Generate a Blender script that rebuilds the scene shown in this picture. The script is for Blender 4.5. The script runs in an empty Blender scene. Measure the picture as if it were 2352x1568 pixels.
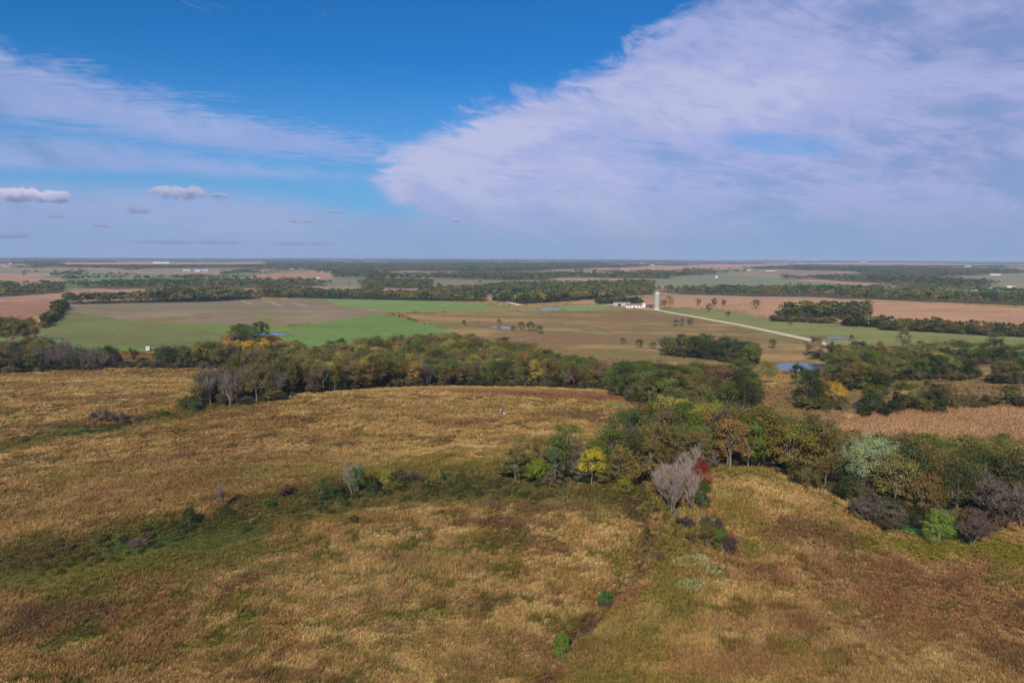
import bpy, math, random
import numpy as np
from mathutils import Matrix, Vector

# ------------------------------------------------------------------ camera, world, sun, exposure
SC = bpy.context.scene
COL = SC.collection
FPX, CX, CY = 1568.0, 1176.0, 784.0            # 24 mm lens, frame described as 2352 x 1568
CAM_H = 60.0
PITCH, ROLL = math.radians(7.12), math.radians(0.24)
cp, sp_, cr, sr = math.cos(PITCH), math.sin(PITCH), math.cos(ROLL), math.sin(ROLL)
FWD = np.array([0, cp, -sp_])
_r, _u = np.array([1.0, 0, 0]), np.array([0, sp_, cp])
RGT = cr * _r + sr * _u
UPV = cr * _u - sr * _r
cam = bpy.data.cameras.new('camera')
cam.lens, cam.sensor_width, cam.clip_start, cam.clip_end = 24.0, 36.0, 0.5, 120000.0
cam_o = bpy.data.objects.new('camera', cam)
COL.objects.link(cam_o)
cam_o.matrix_world = Matrix(((RGT[0], UPV[0], -FWD[0], 0), (RGT[1], UPV[1], -FWD[1], 0), (RGT[2], UPV[2], -FWD[2], CAM_H), (0, 0, 0, 1)))
SC.camera = cam_o

SUN_EL, SHADOW_AZ = math.radians(37), math.radians(14)   # shadows run away from the camera, a little to the right
sun = bpy.data.lights.new('sun', 'SUN')
sun.energy, sun.angle, sun.color = 4.5, math.radians(0.6), (1.0, 0.94, 0.85)
sun_o = bpy.data.objects.new('sun', sun)
COL.objects.link(sun_o)
_d = Vector((math.sin(SHADOW_AZ) * math.cos(SUN_EL), math.cos(SHADOW_AZ) * math.cos(SUN_EL), -math.sin(SUN_EL)))
sun_o.rotation_euler = _d.to_track_quat('-Z', 'Y').to_euler()

SC.view_settings.view_transform = 'Standard'
SC.view_settings.look = 'None'
SC.view_settings.gamma = 1.0
EXPO = 0.2
SC.view_settings.exposure = EXPO
SC.render.engine = 'CYCLES'
SC.cycles.use_denoising = True
SC.cycles.max_bounces = 4
SC.cycles.diffuse_bounces = 2
SC.cycles.glossy_bounces = 2
SC.cycles.transmission_bounces = 2
SC.cycles.volume_bounces = 1
SC.cycles.use_adaptive_sampling = False


def lin(r, g, b, k=1.0):
    f = lambda c: ((c / 255 + 0.055) / 1.055) ** 2.4 if c / 255 > 0.04045 else c / 255 / 12.92
    return np.array([f(r) * k, f(g) * k, f(b) * k])


def ray(X, Y):
    X, Y = np.asarray(X, float), np.asarray(Y, float)
    d = FWD + ((X - CX) / FPX)[..., None] * RGT + ((CY - Y) / FPX)[..., None] * UPV
    return d / np.linalg.norm(d, axis=-1, keepdims=True)


def azel(X, Y):
    d = ray(X, Y)
    return math.degrees(math.atan2(d[0], d[1])), math.degrees(math.asin(d[2]))


class NT:
    """small helper to write node trees"""
    def __init__(s, tree):
        s.t = tree
        s.n = tree.nodes
        s.l = tree.links

    def put(s, sock, v):
        if v is None:
            return
        if hasattr(v, 'is_output') or hasattr(v, 'is_linked'):
            s.l.new(v, sock)
        else:
            sock.default_value = v

    def math(s, op, a, b=None, c=None, clamp=False):
        n = s.n.new('ShaderNodeMath')
        n.operation, n.use_clamp = op, clamp
        for i, v in enumerate((a, b, c)):
            s.put(n.inputs[i], v)
        return n.outputs[0]

    def maprange(s, v, a, b, c=0.0, d=1.0, kind='SMOOTHSTEP'):
        n = s.n.new('ShaderNodeMapRange')
        n.interpolation_type = kind
        for k, w in zip(('Value', 'From Min', 'From Max', 'To Min', 'To Max'), (v, a, b, c, d)):
            s.put(n.inputs[k], w)
        return n.outputs['Result']

    def mix(s, f, a, b, mode='MIX'):
        n = s.n.new('ShaderNodeMix')
        n.data_type, n.blend_type = 'RGBA', mode
        for i, v in ((0, f), (6, a), (7, b)):
            if isinstance(v, (tuple, list, np.ndarray)):
                v = tuple(float(q) for q in v[:3]) + (1.0,)
            s.put(n.inputs[i], v)
        return n.outputs[2]

    def noise(s, vec, scale, detail=4, rough=0.55, distort=0.0, dim='3D'):
        n = s.n.new('ShaderNodeTexNoise')
        n.noise_dimensions = dim
        s.put(n.inputs['Vector'], vec)
        for k, v in (('Scale', scale), ('Detail', detail), ('Roughness', rough), ('Distortion', distort)):
            n.inputs[k].default_value = v
        return n.outputs[0]

    def vec(s, x, y, z=0.0):
        n = s.n.new('ShaderNodeCombineXYZ')
        for i, v in enumerate((x, y, z)):
            s.put(n.inputs[i], v)
        return n.outputs[0]

    def curve(s, v, pts):
        n = s.n.new('ShaderNodeFloatCurve')
        c = n.mapping.curves[0]
        pts = sorted(pts)
        c.points[0].location = pts[0]
        c.points[1].location = pts[-1]
        for p in pts[1:-1]:
            c.points.new(*p)
        n.mapping.update()
        s.put(n.inputs['Value'], v)
        return n.outputs[0]


def build_world():
    w = bpy.data.worlds.new('World')
    SC.world = w
    w.use_nodes = True
    N = NT(w.node_tree)
    N.n.clear()
    out = N.n.new('ShaderNodeOutputWorld')
    bg = N.n.new('ShaderNodeBackground')
    bg.inputs['Strength'].default_value = SKY
    N.l.new(bg.outputs[0], out.inputs[0])
    sky = N.n.new('ShaderNodeTexSky')
    sky.sky_type = 'NISHITA'
    sky.sun_disc = False
    sky.sun_elevation = SUN_EL
    sky.sun_rotation = SHADOW_AZ + math.pi
    sky.altitude = 300
    sky.air_density, sky.dust_density, sky.ozone_density = 1.0, 0.6, 2.5
    tc = N.n.new('ShaderNodeTexCoord').outputs['Generated']
    sep = N.n.new('ShaderNodeSeparateXYZ')
    N.l.new(tc, sep.inputs[0])
    dx, dy, dz = sep.outputs
    az = N.math('MULTIPLY', N.math('ARCTAN2', dx, dy), 180 / math.pi)
    el = N.math('MULTIPLY', N.math('ARCSINE', N.math('MINIMUM', dz, 1.0)), 180 / math.pi)
    azn = N.math('DIVIDE', N.math('ADD', az, 60.0), 120.0, clamp=True)
    # a flat cloud deck seen in perspective
    inv = N.math('DIVIDE', 1.0, N.math('ADD', N.math('MAXIMUM', dz, 0.0), 0.07))
    px, py = N.math('MULTIPLY', dx, inv), N.math('MULTIPLY', dy, inv)
    P = N.vec(px, py, 0.0)
    big = N.math('SUBTRACT', N.noise(P, 1.1, 5, 0.6, 0.6), 0.5)
    fine = N.math('SUBTRACT', N.noise(P, 5.5, 7, 0.68, 0.5), 0.5)
    c25, s25 = math.cos(0.5), math.sin(0.5)
    ax = N.math('ADD', N.math('MULTIPLY', px, c25), N.math('MULTIPLY', py, s25))
    ay = N.math('SUBTRACT', N.math('MULTIPLY', py, c25), N.math('MULTIPLY', px, s25))
    streak = N.math('SUBTRACT', N.noise(N.vec(N.math('MULTIPLY', ax, 1.0), N.math('MULTIPLY', ay, 3.6)), 2.2, 7, 0.62, 1.0), 0.5)
    ripple = N.math('SUBTRACT', N.noise(N.vec(N.math('MULTIPLY', px, 2.0), N.math('MULTIPLY', py, 7.0)), 2.6, 6, 0.62, 0.7), 0.5)

    def edge(pts):
        q = []
        for X, Y in pts:
            a, e = azel(X, Y)
            q.append((min(max((a + 60) / 120, 0), 1), min(max(e / 50, 0), 1)))
        q = sorted(q)
        if q[0][0] > 0:
            q = [(0.0, q[0][1])] + q
        if q[-1][0] < 1:
            q = q + [(1.0, q[-1][1])]
        return N.math('MULTIPLY', N.curve(azn, q), 50.0)

    def below(e, soft, amp, nz):
        v = N.math('ADD', N.math('SUBTRACT', e, el), N.math('MULTIPLY', nz, amp))
        return N.maprange(v, -soft * 0.35, soft * 0.65)

    dome = N.vec(N.math('MULTIPLY', az, 0.075), N.math('ADD', N.math('MULTIPLY', el, 0.17), N.math('MULTIPLY', az, 0.022)), 3.0)
    soft = N.math('SUBTRACT', N.noise(dome, 1.0, 5, 0.52, 0.6), 0.5)
    curl = N.math('SUBTRACT', N.noise(dome, 3.4, 6, 0.6, 1.2), 0.5)
    mixed = N.math('ADD', N.math('MULTIPLY', big, 0.5), N.math('ADD', N.math('MULTIPLY', fine, 0.35), N.math('MULTIPLY', curl, 0.85)))
    # the great bank on the right
    eR = edge([(700, 425), (800, 420), (835, 412), (870, 372), (920, 335), (1000, 300), (1100, 258), (1200, 220), (1300, 182), (1380, 150), (1450, 105), (1520, 50), (1600, -10), (1700, -120), (1900, -500)])
    mR = below(eR, 2.4, 5.2, mixed)
    q = sorted((min(max(azel(X, Y)[1] / 50, 0), 1), (azel(X, Y)[0] + 60) / 120) for X, Y in ((990, 505), (935, 488), (880, 466), (850, 442), (832, 416), (845, 385), (800, 330), (700, 200), (500, -300)))
    azL = N.math('SUBTRACT', N.math('MULTIPLY', N.curve(N.math('DIVIDE', el, 50.0, clamp=True), q), 120.0), 60.0)
    mR = N.math('MULTIPLY', mR, N.maprange(N.math('ADD', N.math('SUBTRACT', az, azL), N.math('MULTIPLY', mixed, 6.0)), -0.8, 2.6))
    # two bands on the left
    u1 = edge([(-300, -40), (0, 112), (200, 165), (400, 225), (600, 272), (800, 312), (930, 345)])
    l1 = edge([(-300, 170), (0, 255), (200, 285), (400, 318), (600, 340), (800, 352), (930, 352)])
    sr_n = N.math('ADD', N.math('MULTIPLY', ripple, 0.55), N.math('ADD', N.math('MULTIPLY', streak, 0.3), N.math('MULTIPLY', curl, 0.6)))
    m1 = N.math('MULTIPLY', below(u1, 2.4, 5.5, sr_n), N.math('SUBTRACT', 1.0, below(l1, 2.0, 4.0, streak)))
    u2 = edge([(-300, 250), (0, 292), (200, 312), (400, 342), (560, 372), (800, 400)])
    l2 = edge([(-300, 350), (0, 378), (300, 388), (560, 398), (800, 402)])
    m2 = N.math('MULTIPLY', below(u2, 1.8, 2.5, sr_n), N.math('SUBTRACT', 1.0, below(l2, 1.2, 1.5, streak)))
    # the veil above the horizon
    u3 = edge([(-300, 410), (0, 420), (300, 428), (640, 452), (850, 488), (1000, 478), (1200, 450), (1500, 430)])
    m3 = N.math('MULTIPLY', below(u3, 2.2, 1.6, streak), 0.82)
    # loose thin streaks over the left half
    ms = N.math('MULTIPLY', N.maprange(ripple, 0.05, 0.26), N.maprange(el, 14.0, 5.0))
    ms = N.math('MULTIPLY', ms, 0.34)
    # a thin flock of small wisps high at the left
    wis = N.math('MULTIPLY', N.maprange(fine, 0.1, 0.28), N.math('MULTIPLY', N.maprange(az, -8.0, -18.0), N.maprange(el, 23.0, 17.0)))
    wis = N.math('MULTIPLY', wis, 0.2)
    left = N.math('MAXIMUM', N.math('MULTIPLY', N.math('MAXIMUM', m1, N.math('MULTIPLY', m2, 0.9)), 0.62), N.math('MAXIMUM', ms, wis))
    left = N.math('MAXIMUM', left, m3)
    # thickness of the bank: thin places let the blue through
    thin = N.math('ADD', N.math('MULTIPLY', soft, 1.0), N.math('ADD', N.math('MULTIPLY', streak, 0.4), N.math('MULTIPLY', curl, 0.45)))
    aW, eW = azel(1790, 330)
    hole = N.math('ADD', N.math('POWER', N.math('DIVIDE', N.math('SUBTRACT', az, aW), 5.0), 2.0),
                  N.math('POWER', N.math('DIVIDE', N.math('ADD', N.math('SUBTRACT', el, eW), N.math('MULTIPLY', N.math('SUBTRACT', az, aW), 0.14)), 1.0), 2.0))
    hole = N.maprange(N.math('ADD', hole, N.math('MULTIPLY', fine, 1.5)), 0.0, 1.3, 0.55, 0.0)
    bank = N.math('MULTIPLY', mR, N.math('SUBTRACT', N.maprange(thin, -0.4, 0.08, 0.55, 0.96), hole))
    cov = N.math('MAXIMUM', bank, left, clamp=True)
    K = 1.0 / (SKY * 2 ** EXPO)
    light, mid, dark = lin(186, 191, 225, K), lin(170, 177, 222, K), lin(140, 155, 200, K)
    dk = N.maprange(az, 12.0, 34.0)          # heavier cloud towards the right
    tone = N.math('SUBTRACT', N.math('ADD', N.math('MULTIPLY', soft, 1.35), N.math('ADD', N.math('MULTIPLY', streak, 0.34), N.math('MULTIPLY', curl, 0.4))), N.math('MULTIPLY', dk, 0.24))
    cc = N.mix(N.maprange(tone, -0.42, -0.06), dark, mid)
    cc = N.mix(N.maprange(tone, -0.06, 0.2), cc, light)
    cc = N.mix(N.maprange(el, 6.5, 0.3, 0.0, 0.85), cc, lin(141, 164, 200, K))
    sk = N.mix(1.0, sky.outputs[0], SKY_TINT, 'MULTIPLY')
    sk = N.mix(N.maprange(el, 16.0, 0.0, 0.0, 0.8), sk, lin(126, 168, 212, K))
    col = N.mix(cov, sk, cc)
    # small low cumulus
    small = N.math('SUBTRACT', N.noise(N.vec(az, N.math('MULTIPLY', el, 1.8)), 0.75, 6, 0.6), 0.5)
    for X, Y, rx, ry, br in ((64, 453, 66, 20, 1.0), (408, 446, 66, 19, 0.75), (506, 450, 26, 8, 0.5), (322, 484, 26, 12, 0.3), (692, 509, 30, 8, 0.35),
                             (25, 540, 50, 11, 0.25), (126, 497, 16, 7, 0.3), (243, 519, 26, 6, 0.3), (770, 487, 16, 5, 0.4),
                             (420, 556, 130, 8, 0.2), (1048, 508, 14, 5, 0.4), (690, 560, 90, 6, 0.2)):
        a, e = azel(X, Y)
        kx, ky = FPX * math.pi / 180, FPX * math.pi / 180
        de = N.math('SUBTRACT', el, e)
        dyv = N.math('DIVIDE', N.math('MAXIMUM', de, N.math('MULTIPLY', de, -1.7)), ry / ky)
        q = N.math('ADD', N.math('POWER', N.math('DIVIDE', N.math('SUBTRACT', az, a), rx / kx), 2.0), N.math('POWER', dyv, 2.0))
        m = N.maprange(N.math('ADD', q, N.math('MULTIPLY', small, 3.4)), 0.95, 0.4, 0.0, 0.55 + 0.4 * br)
        body = N.mix(N.maprange(N.math('ADD', N.math('DIVIDE', de, ry / ky), N.math('MULTIPLY', small, 1.6)), -0.45, 0.6), lin(126, 140, 182, K),
                     lin(139 + 66 * br, 150 + 53 * br, 186 + 42 * br, K))
        col = N.mix(m, col, body)
    N.l.new(col, bg.inputs['Color'])


SKY = 0.06
SKY_TINT = (0.19, 0.86, 1.5)
build_world()

# ------------------------------------------------------------------ numeric noise and terrain
RNG = np.random.default_rng(7)
random.seed(7)


def ss(a, b, x):
    t = np.clip((x - a) / (b - a), 0, 1)
    return t * t * (3 - 2 * t)


def _hash(ix, iy, seed):
    h = (ix.astype(np.int64) * 374761393 + iy.astype(np.int64) * 668265263 + seed * 974711) & 0xFFFFFFFF
    h = ((h ^ (h >> 13)) * 1274126177) & 0xFFFFFFFF
    return ((h ^ (h >> 16)) & 0xFFFFFF) / float(0xFFFFFF)


def vnoise(x, y, seed=0):
    x, y = np.asarray(x, float), np.asarray(y, float)
    fx, fy = np.floor(x), np.floor(y)
    tx, ty = x - fx, y - fy
    tx, ty = tx * tx * (3 - 2 * tx), ty * ty * (3 - 2 * ty)
    a, b = _hash(fx, fy, seed), _hash(fx + 1, fy, seed)
    c, d = _hash(fx, fy + 1, seed), _hash(fx + 1, fy + 1, seed)
    return ((a * (1 - tx) + b * tx) * (1 - ty) + (c * (1 - tx) + d * tx) * ty) * 2 - 1


def fbm(x, y, lam, octs=4, seed=0, gain=0.5):
    x, y = np.asarray(x, float) / lam, np.asarray(y, float) / lam
    tot, amp, norm = 0, 1.0, 0
    for i in range(octs):
        tot = tot + amp * vnoise(x, y, seed + i * 17)
        norm += amp
        amp *= gain
        x, y = x * 2.03 + 13.7 + y * 0.21, y * 2.03 - 7.1 - x * 0.21
    return tot / norm * 1.35


def flat(X, Y):
    d = ray(np.asarray(X, float), np.asarray(Y, float))
    t = -CAM_H / d[..., 2]
    return d[..., 0] * t, d[..., 1] * t


def seg_dist(x, y, pts):
    best = np.full(np.shape(x), 1e9)
    for (x0, y0), (x1, y1) in zip(pts[:-1], pts[1:]):
        ex, ey = x1 - x0, y1 - y0
        t = np.clip(((x - x0) * ex + (y - y0) * ey) / (ex * ex + ey * ey + 1e-9), 0, 1)
        best = np.minimum(best, np.hypot(x - x0 - t * ex, y - y0 - t * ey))
    return best


SWALE = GULLY = SWALE_B = [(1e5, 1e5), (1e5 + 1, 1e5)]
MOUNDS = []
for X, Y, sx, sy, rot, amp in ((960, 1240, 70, 30, 0.15, 10.5), (900, 985, 115, 40, 0.1, 11.0), (200, 900, 90, 36, 0.0, 5.0), (1850, 1230, 52, 32, -0.4, 8.5),
                               (2300, 975, 85, 34, 0.1, 10.0), (900, 845, 260, 40, 0.05, -6.0), (1650, 1010, 60, 60, 0.0, -3.5), (400, 735, 210, 100, 0.0, 9.0),
                               (1300, 735, 180, 80, 0.0, 5.0), (1760, 695, 240, 120, 0.0, 8.0), (1900, 905, 80, 50, 0.0, 2.0), (2250, 780, 160, 60, 0.0, 3.0),
                               (900, 668, 500, 250, 0.0, -8.0), (2050, 668, 500, 250, 0.0, -6.0)):
    mx, my = flat(X, Y)
    MOUNDS.append((float(mx), float(my), sx, sy, math.cos(rot), math.sin(rot), amp))
PONDS = []


def height(x, y):
    x, y = np.asarray(x, float), np.asarray(y, float)
    r = np.hypot(x, y)
    z = np.zeros(x.shape)
    for mx, my, sx, sy, c, s, a in MOUNDS:
        ux, uy = (x - mx) * c + (y - my) * s, (y - my) * c - (x - mx) * s
        z = z + a * np.exp(-0.5 * ((ux / sx) ** 2 + (uy / sy) ** 2))
    z = z - 2.0 * np.exp(-(seg_dist(x, y, SWALE) / 8.0) ** 2)
    z = z - 1.7 * np.exp(-(seg_dist(x + 1.5 * np.sin(y * .55), y, GULLY) / 1.8) ** 2) - 0.8 * np.exp(-(seg_dist(x, y, GULLY) / 9.0) ** 2)
    z = z - 1.2 * np.exp(-(seg_dist(x, y, SWALE_B) / 7.0) ** 2)
    z = z + fbm(x, y, 140, 3, 3) * 1.1 * ss(40, 200, r)
    z = z + fbm(x, y, 1500, 3, 5) * 13 * ss(1500, 5200, r)
    z = z + fbm(x, y, 600, 2, 9) * 3.0 * ss(900, 2400, r)
    for poly, lvl in PONDS:
        d = poly_dist(x, y, poly)
        z = np.where(d < 0, lvl - 0.5, z + (lvl + 0.15 - z) * (1 - ss(0, 30, d)))
    return z - r * r / (2 * 6.37e6)


def in_poly(x, y, poly):
    res = np.zeros(np.shape(x), bool)
    p = np.asarray(poly)
    x0, y0 = p[:, 0], p[:, 1]
    x1, y1 = np.roll(x0, -1), np.roll(y0, -1)
    box = (x >= x0.min()) & (x <= x0.max()) & (y >= y0.min()) & (y <= y0.max())
    if not box.any():
        return res
    xs, ys = x[box], y[box]
    r = np.zeros(xs.shape, bool)
    for a, b, c, d in zip(x0, y0, x1, y1):
        cond = (b > ys) != (d > ys)
        r ^= cond & (xs < (c - a) * (ys - b) / (d - b + 1e-12) + a)
    res[box] = r
    return res


def poly_dist(x, y, poly):
    """signed distance, negative inside"""
    pts = [tuple(q) for q in poly]
    cx, cy = np.mean([p[0] for p in pts]), np.mean([p[1] for p in pts])
    rad = max(math.hypot(p[0] - cx, p[1] - cy) for p in pts) + 60
    out = np.full(np.shape(x), 1e6)
    near = np.hypot(x - cx, y - cy) < rad
    if near.any():
        xs, ys = np.asarray(x)[near], np.asarray(y)[near]
        d = seg_dist(xs, ys, pts + pts[:1])
        out[near] = np.where(in_poly(xs, ys, poly), -d, d)
    return out


def cast(X, Y, far=26000.0):
    """where the sight line through a point of the photograph meets the terrain"""
    d = ray(np.atleast_1d(np.asarray(X, float)), np.atleast_1d(np.asarray(Y, float)))
    n = len(d)
    ts = 55.0 * (far / 55.0) ** np.linspace(0, 1, 900)
    x, y = d[:, :1] * ts, d[:, 1:2] * ts
    gap = CAM_H + d[:, 2:3] * ts - height(x, y)
    hit = gap < 0
    i = np.where(hit.any(1), hit.argmax(1), len(ts) - 1)
    i = np.maximum(i, 1)
    k = np.arange(n)
    g0, g1 = gap[k, i - 1], gap[k, i]
    f = np.clip(g0 / (g0 - g1 + 1e-9), 0, 1)
    t = ts[i - 1] + (ts[i] - ts[i - 1]) * f
    return d[:, 0] * t, d[:, 1] * t


def cast_line(pts):
    a = np.array(pts, float)
    x, y = cast(a[:, 0], a[:, 1])
    return list(zip(x, y))


L0_ = cast_line([(-350, 1330), (0, 1290), (200, 1262), (430, 1208), (620, 1170), (720, 1150), (880, 1126), (1150, 1107), (1300, 1122), (1450, 1130)])
L1_ = cast_line([(1450, 1130), (1488, 1190), (1490, 1240), (1472, 1285), (1430, 1340), (1375, 1390), (1315, 1445), (1265, 1510), (1232, 1575), (1190, 1700)])
L2_ = cast_line([(-300, 1060), (0, 1022), (130, 1000), (280, 975), (430, 950), (560, 928)])
L3_ = cast_line([(1560, 1175), (1570, 1240), (1560, 1300), (1540, 1370), (1480, 1450), (1400, 1540), (1340, 1640)])
SWALE, GULLY, SWALE_B, GREEN_R = L0_, L1_, L2_, L3_


def wpoly(pts, sub=1):
    a = np.array(pts, float)
    x, y = cast(a[:, 0], a[:, 1])
    return np.stack([x, y], 1)


def place(X, Y):
    x, y = cast(X, Y)
    return float(x[0]), float(y[0]), float(height(x, y)[0])


# ponds: the terrain is levelled round each
for name_, pts in (('a', [(575, 765), (600, 762), (630, 763), (652, 767), (662, 770), (640, 772), (600, 772), (578, 770)]),
                   ('b', [(1118, 751), (1140, 748), (1160, 748), (1175, 752), (1172, 758), (1155, 757), (1140, 753)]),
                   ('c', [(1780, 838), (1800, 832), (1850, 831), (1890, 835), (1897, 843), (1870, 852), (1820, 856), (1785, 850)]),
                   ('d', [(1895, 775), (1915, 773), (1945, 774), (1958, 776), (1940, 779), (1905, 779)]),
                   ('e', [(1958, 922), (1972, 916), (1981, 926), (1978, 942), (1964, 946), (1954, 938)]),
                   ('f', [(1236, 709.6), (1255, 708.8), (1285, 710), (1294, 711), (1262, 711.2), (1242, 710.8)])):
    P_ = wpoly(pts)
    lvl_ = float(np.median(height(P_[:, 0], P_[:, 1]) + np.hypot(P_[:, 0], P_[:, 1]) ** 2 / (2 * 6.37e6)))
    PONDS.append((P_, lvl_))

# ------------------------------------------------------------------ what grows where
GAIN = 0.92


def C(r, g, b, k=1.0):
    return lin(r, g, b, k / GAIN)


TAN, GOLD, RUST, OLIVE, UMBER, STRAW = C(164, 133, 83), C(144, 111, 62), C(131, 95, 60), C(115, 102, 46), C(103, 77, 54), C(184, 154, 100)
FIELDS = []     # polygon, colour, second colour, kind


def field(pts, a, b=None, kind='crop'):
    FIELDS.append((wpoly(pts), np.array(a), np.array(b if b is not None else a * 0.86), kind))


corn, corn2 = C(172, 132, 103), C(150, 110, 84)
field([(-400, 690), (130, 690), (105, 716), (60, 735), (-400, 745)], C(158, 116, 92), C(140, 100, 80))
field([(-400, 632), (0, 633), (142, 640), (150, 646), (0, 650), (-400, 655)], corn, corn2, 'tan')
field([(150, 668), (260, 660), (600, 652), (600, 676), (380, 686), (0, 694), (-200, 694), (0, 680)], corn, corn2, 'tan')
field([(575, 630), (720, 624), (765, 628), (765, 640), (640, 644), (570, 640)], corn, corn2, 'tan')
field([(640, 655), (725, 655), (745, 664), (680, 666)], corn, corn2, 'tan')
field([(160, 696), (540, 690), (736, 684), (872, 714), (902, 726), (640, 748), (500, 747), (300, 738), (125, 716)], C(137, 118, 92), C(124, 106, 84), 'stubble')
field([(125, 715), (300, 736), (440, 743), (510, 766), (505, 786), (420, 804), (105, 800), (80, 772)], C(112, 114, 66), C(102, 102, 60), 'pasture')
field([(330, 740), (450, 744), (560, 746), (680, 750), (600, 758), (520, 770), (450, 752)], C(96, 122, 58), C(112, 116, 60), 'pasture')
field([(735, 685), (1000, 687), (1110, 698), (1200, 712), (1080, 714), (902, 718), (860, 711)], C(120, 136, 76), C(112, 126, 70), 'pasture')
field([(884, 722), (1000, 747), (1040, 766), (1000, 795), (850, 815), (690, 815), (640, 775), (590, 757)], C(108, 126, 66), C(98, 116, 60), 'pasture')
field([(125, 788), (330, 799), (420, 800), (400, 808), (300, 808), (150, 802)], C(78, 128, 60), C(96, 120, 60), 'pasture')
field([(1190, 712), (1300, 702), (1400, 699), (1390, 714), (1250, 718)], C(124, 142, 88), C(118, 132, 80), 'pasture')
field([(902, 719), (1200, 714), (1390, 712), (1480, 712), (1600, 730), (1895, 792), (1935, 835), (1785, 850), (1735, 868), (1680, 868), (1500, 845), (1300, 862), (1200, 815), (1044, 768), (1000, 747)],
      C(126, 98, 66), C(114, 103, 62), 'grass2')
field([(1480, 712), (1560, 706), (1700, 718), (1790, 737), (2040, 752), (2600, 782), (2600, 812), (2100, 806), (1900, 795), (1600, 730)], C(128, 128, 76), C(116, 112, 66), 'pasture')
field([(1290, 697), (1400, 688), (1560, 677), (1900, 684), (2100, 694), (2600, 722), (2600, 756), (2000, 738), (1790, 736), (1700, 712), (1520, 704), (1400, 697)], C(176, 134, 102), C(160, 120, 90), 'tan')
field([(1000, 655), (1180, 660), (1250, 668), (1130, 668), (1040, 672)], C(120, 128, 78), C(110, 118, 70), 'tan')
field([(1180, 676), (1330, 672), (1350, 680), (1220, 684)], C(122, 120, 72), C(110, 112, 66), 'tan')
field([(1900, 985), (2010, 944), (2140, 931), (2600, 935), (2600, 1035), (2270, 1030), (2100, 1025), (1985, 1002)], C(162, 127, 90), C(142, 108, 76), 'cornrows')
field([(2260, 1040), (2600, 1030), (2600, 1090), (2350, 1085)], C(150, 110, 78), C(136, 100, 70), 'cornrows')
field([(1660, 905), (1830, 880), (1850, 925), (2000, 950), (2000, 945), (1895, 985), (1740, 962)], C(118, 89, 62), C(126, 103, 58), 'grass2')
field([(1850, 875), (2000, 870), (2600, 862), (2600, 930), (2130, 930), (2000, 944), (1850, 925)], C(121, 93, 64), C(125, 106, 62), 'grass2')
field([(2170, 830), (2600, 828), (2600, 868), (2160, 860)], C(112, 82, 62), C(105, 85, 60), 'grass2')
# far plain: the broad fields one can point to
for pts, a in (([(1450, 654), (1560, 634), (1750, 625), (1800, 640), (2070, 664), (1900, 660), (1700, 660)], C(122, 124, 92)), ([(2120, 640), (2430, 628), (2430, 664), (2250, 662), (2150, 652)], C(138, 128, 94)), ([(1660, 630), (1760, 620), (1960, 624), (2010, 634), (1850, 640)], C(148, 122, 102)), ([(1330, 618), (1500, 611), (1900, 606), (1700, 618), (1500, 624)], corn), ([(1700, 603), (2100, 604), (2500, 608), (2500, 616), (2000, 611)], corn),
               ([(120, 604), (600, 602), (620, 610), (150, 612)], corn), 
               ([(2060, 640), (2500, 626), (2500, 646), (2250, 650)], C(130, 126, 92)),
               ([(1700, 628), (1800, 622), (1960, 626), (1900, 634)], C(140, 118, 98)), 
               ([(300, 618), (560, 615), (600, 622), (330, 626)], C(140, 120, 100)), ):
    field(pts, a, a * 0.9, 'tan')

TRACKS = [cast_line(p) for p in ([(556, 690), (577, 699)], [(614, 691), (646, 704), (740, 706), (862, 713)], [(672, 695), (705, 703)])]
BLOBS = []      # soft patches of a different growth in the prairie


def blob(X, Y, rx, ry, col, st=0.8):
    x, y = cast([X, X + rx, X], [Y, Y, Y + ry])
    BLOBS.append((x[0], y[0], max(abs(x[1] - x[0]), 1.0), max(abs(y[2] - y[0]), 0.8), np.array(col), st))


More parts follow.
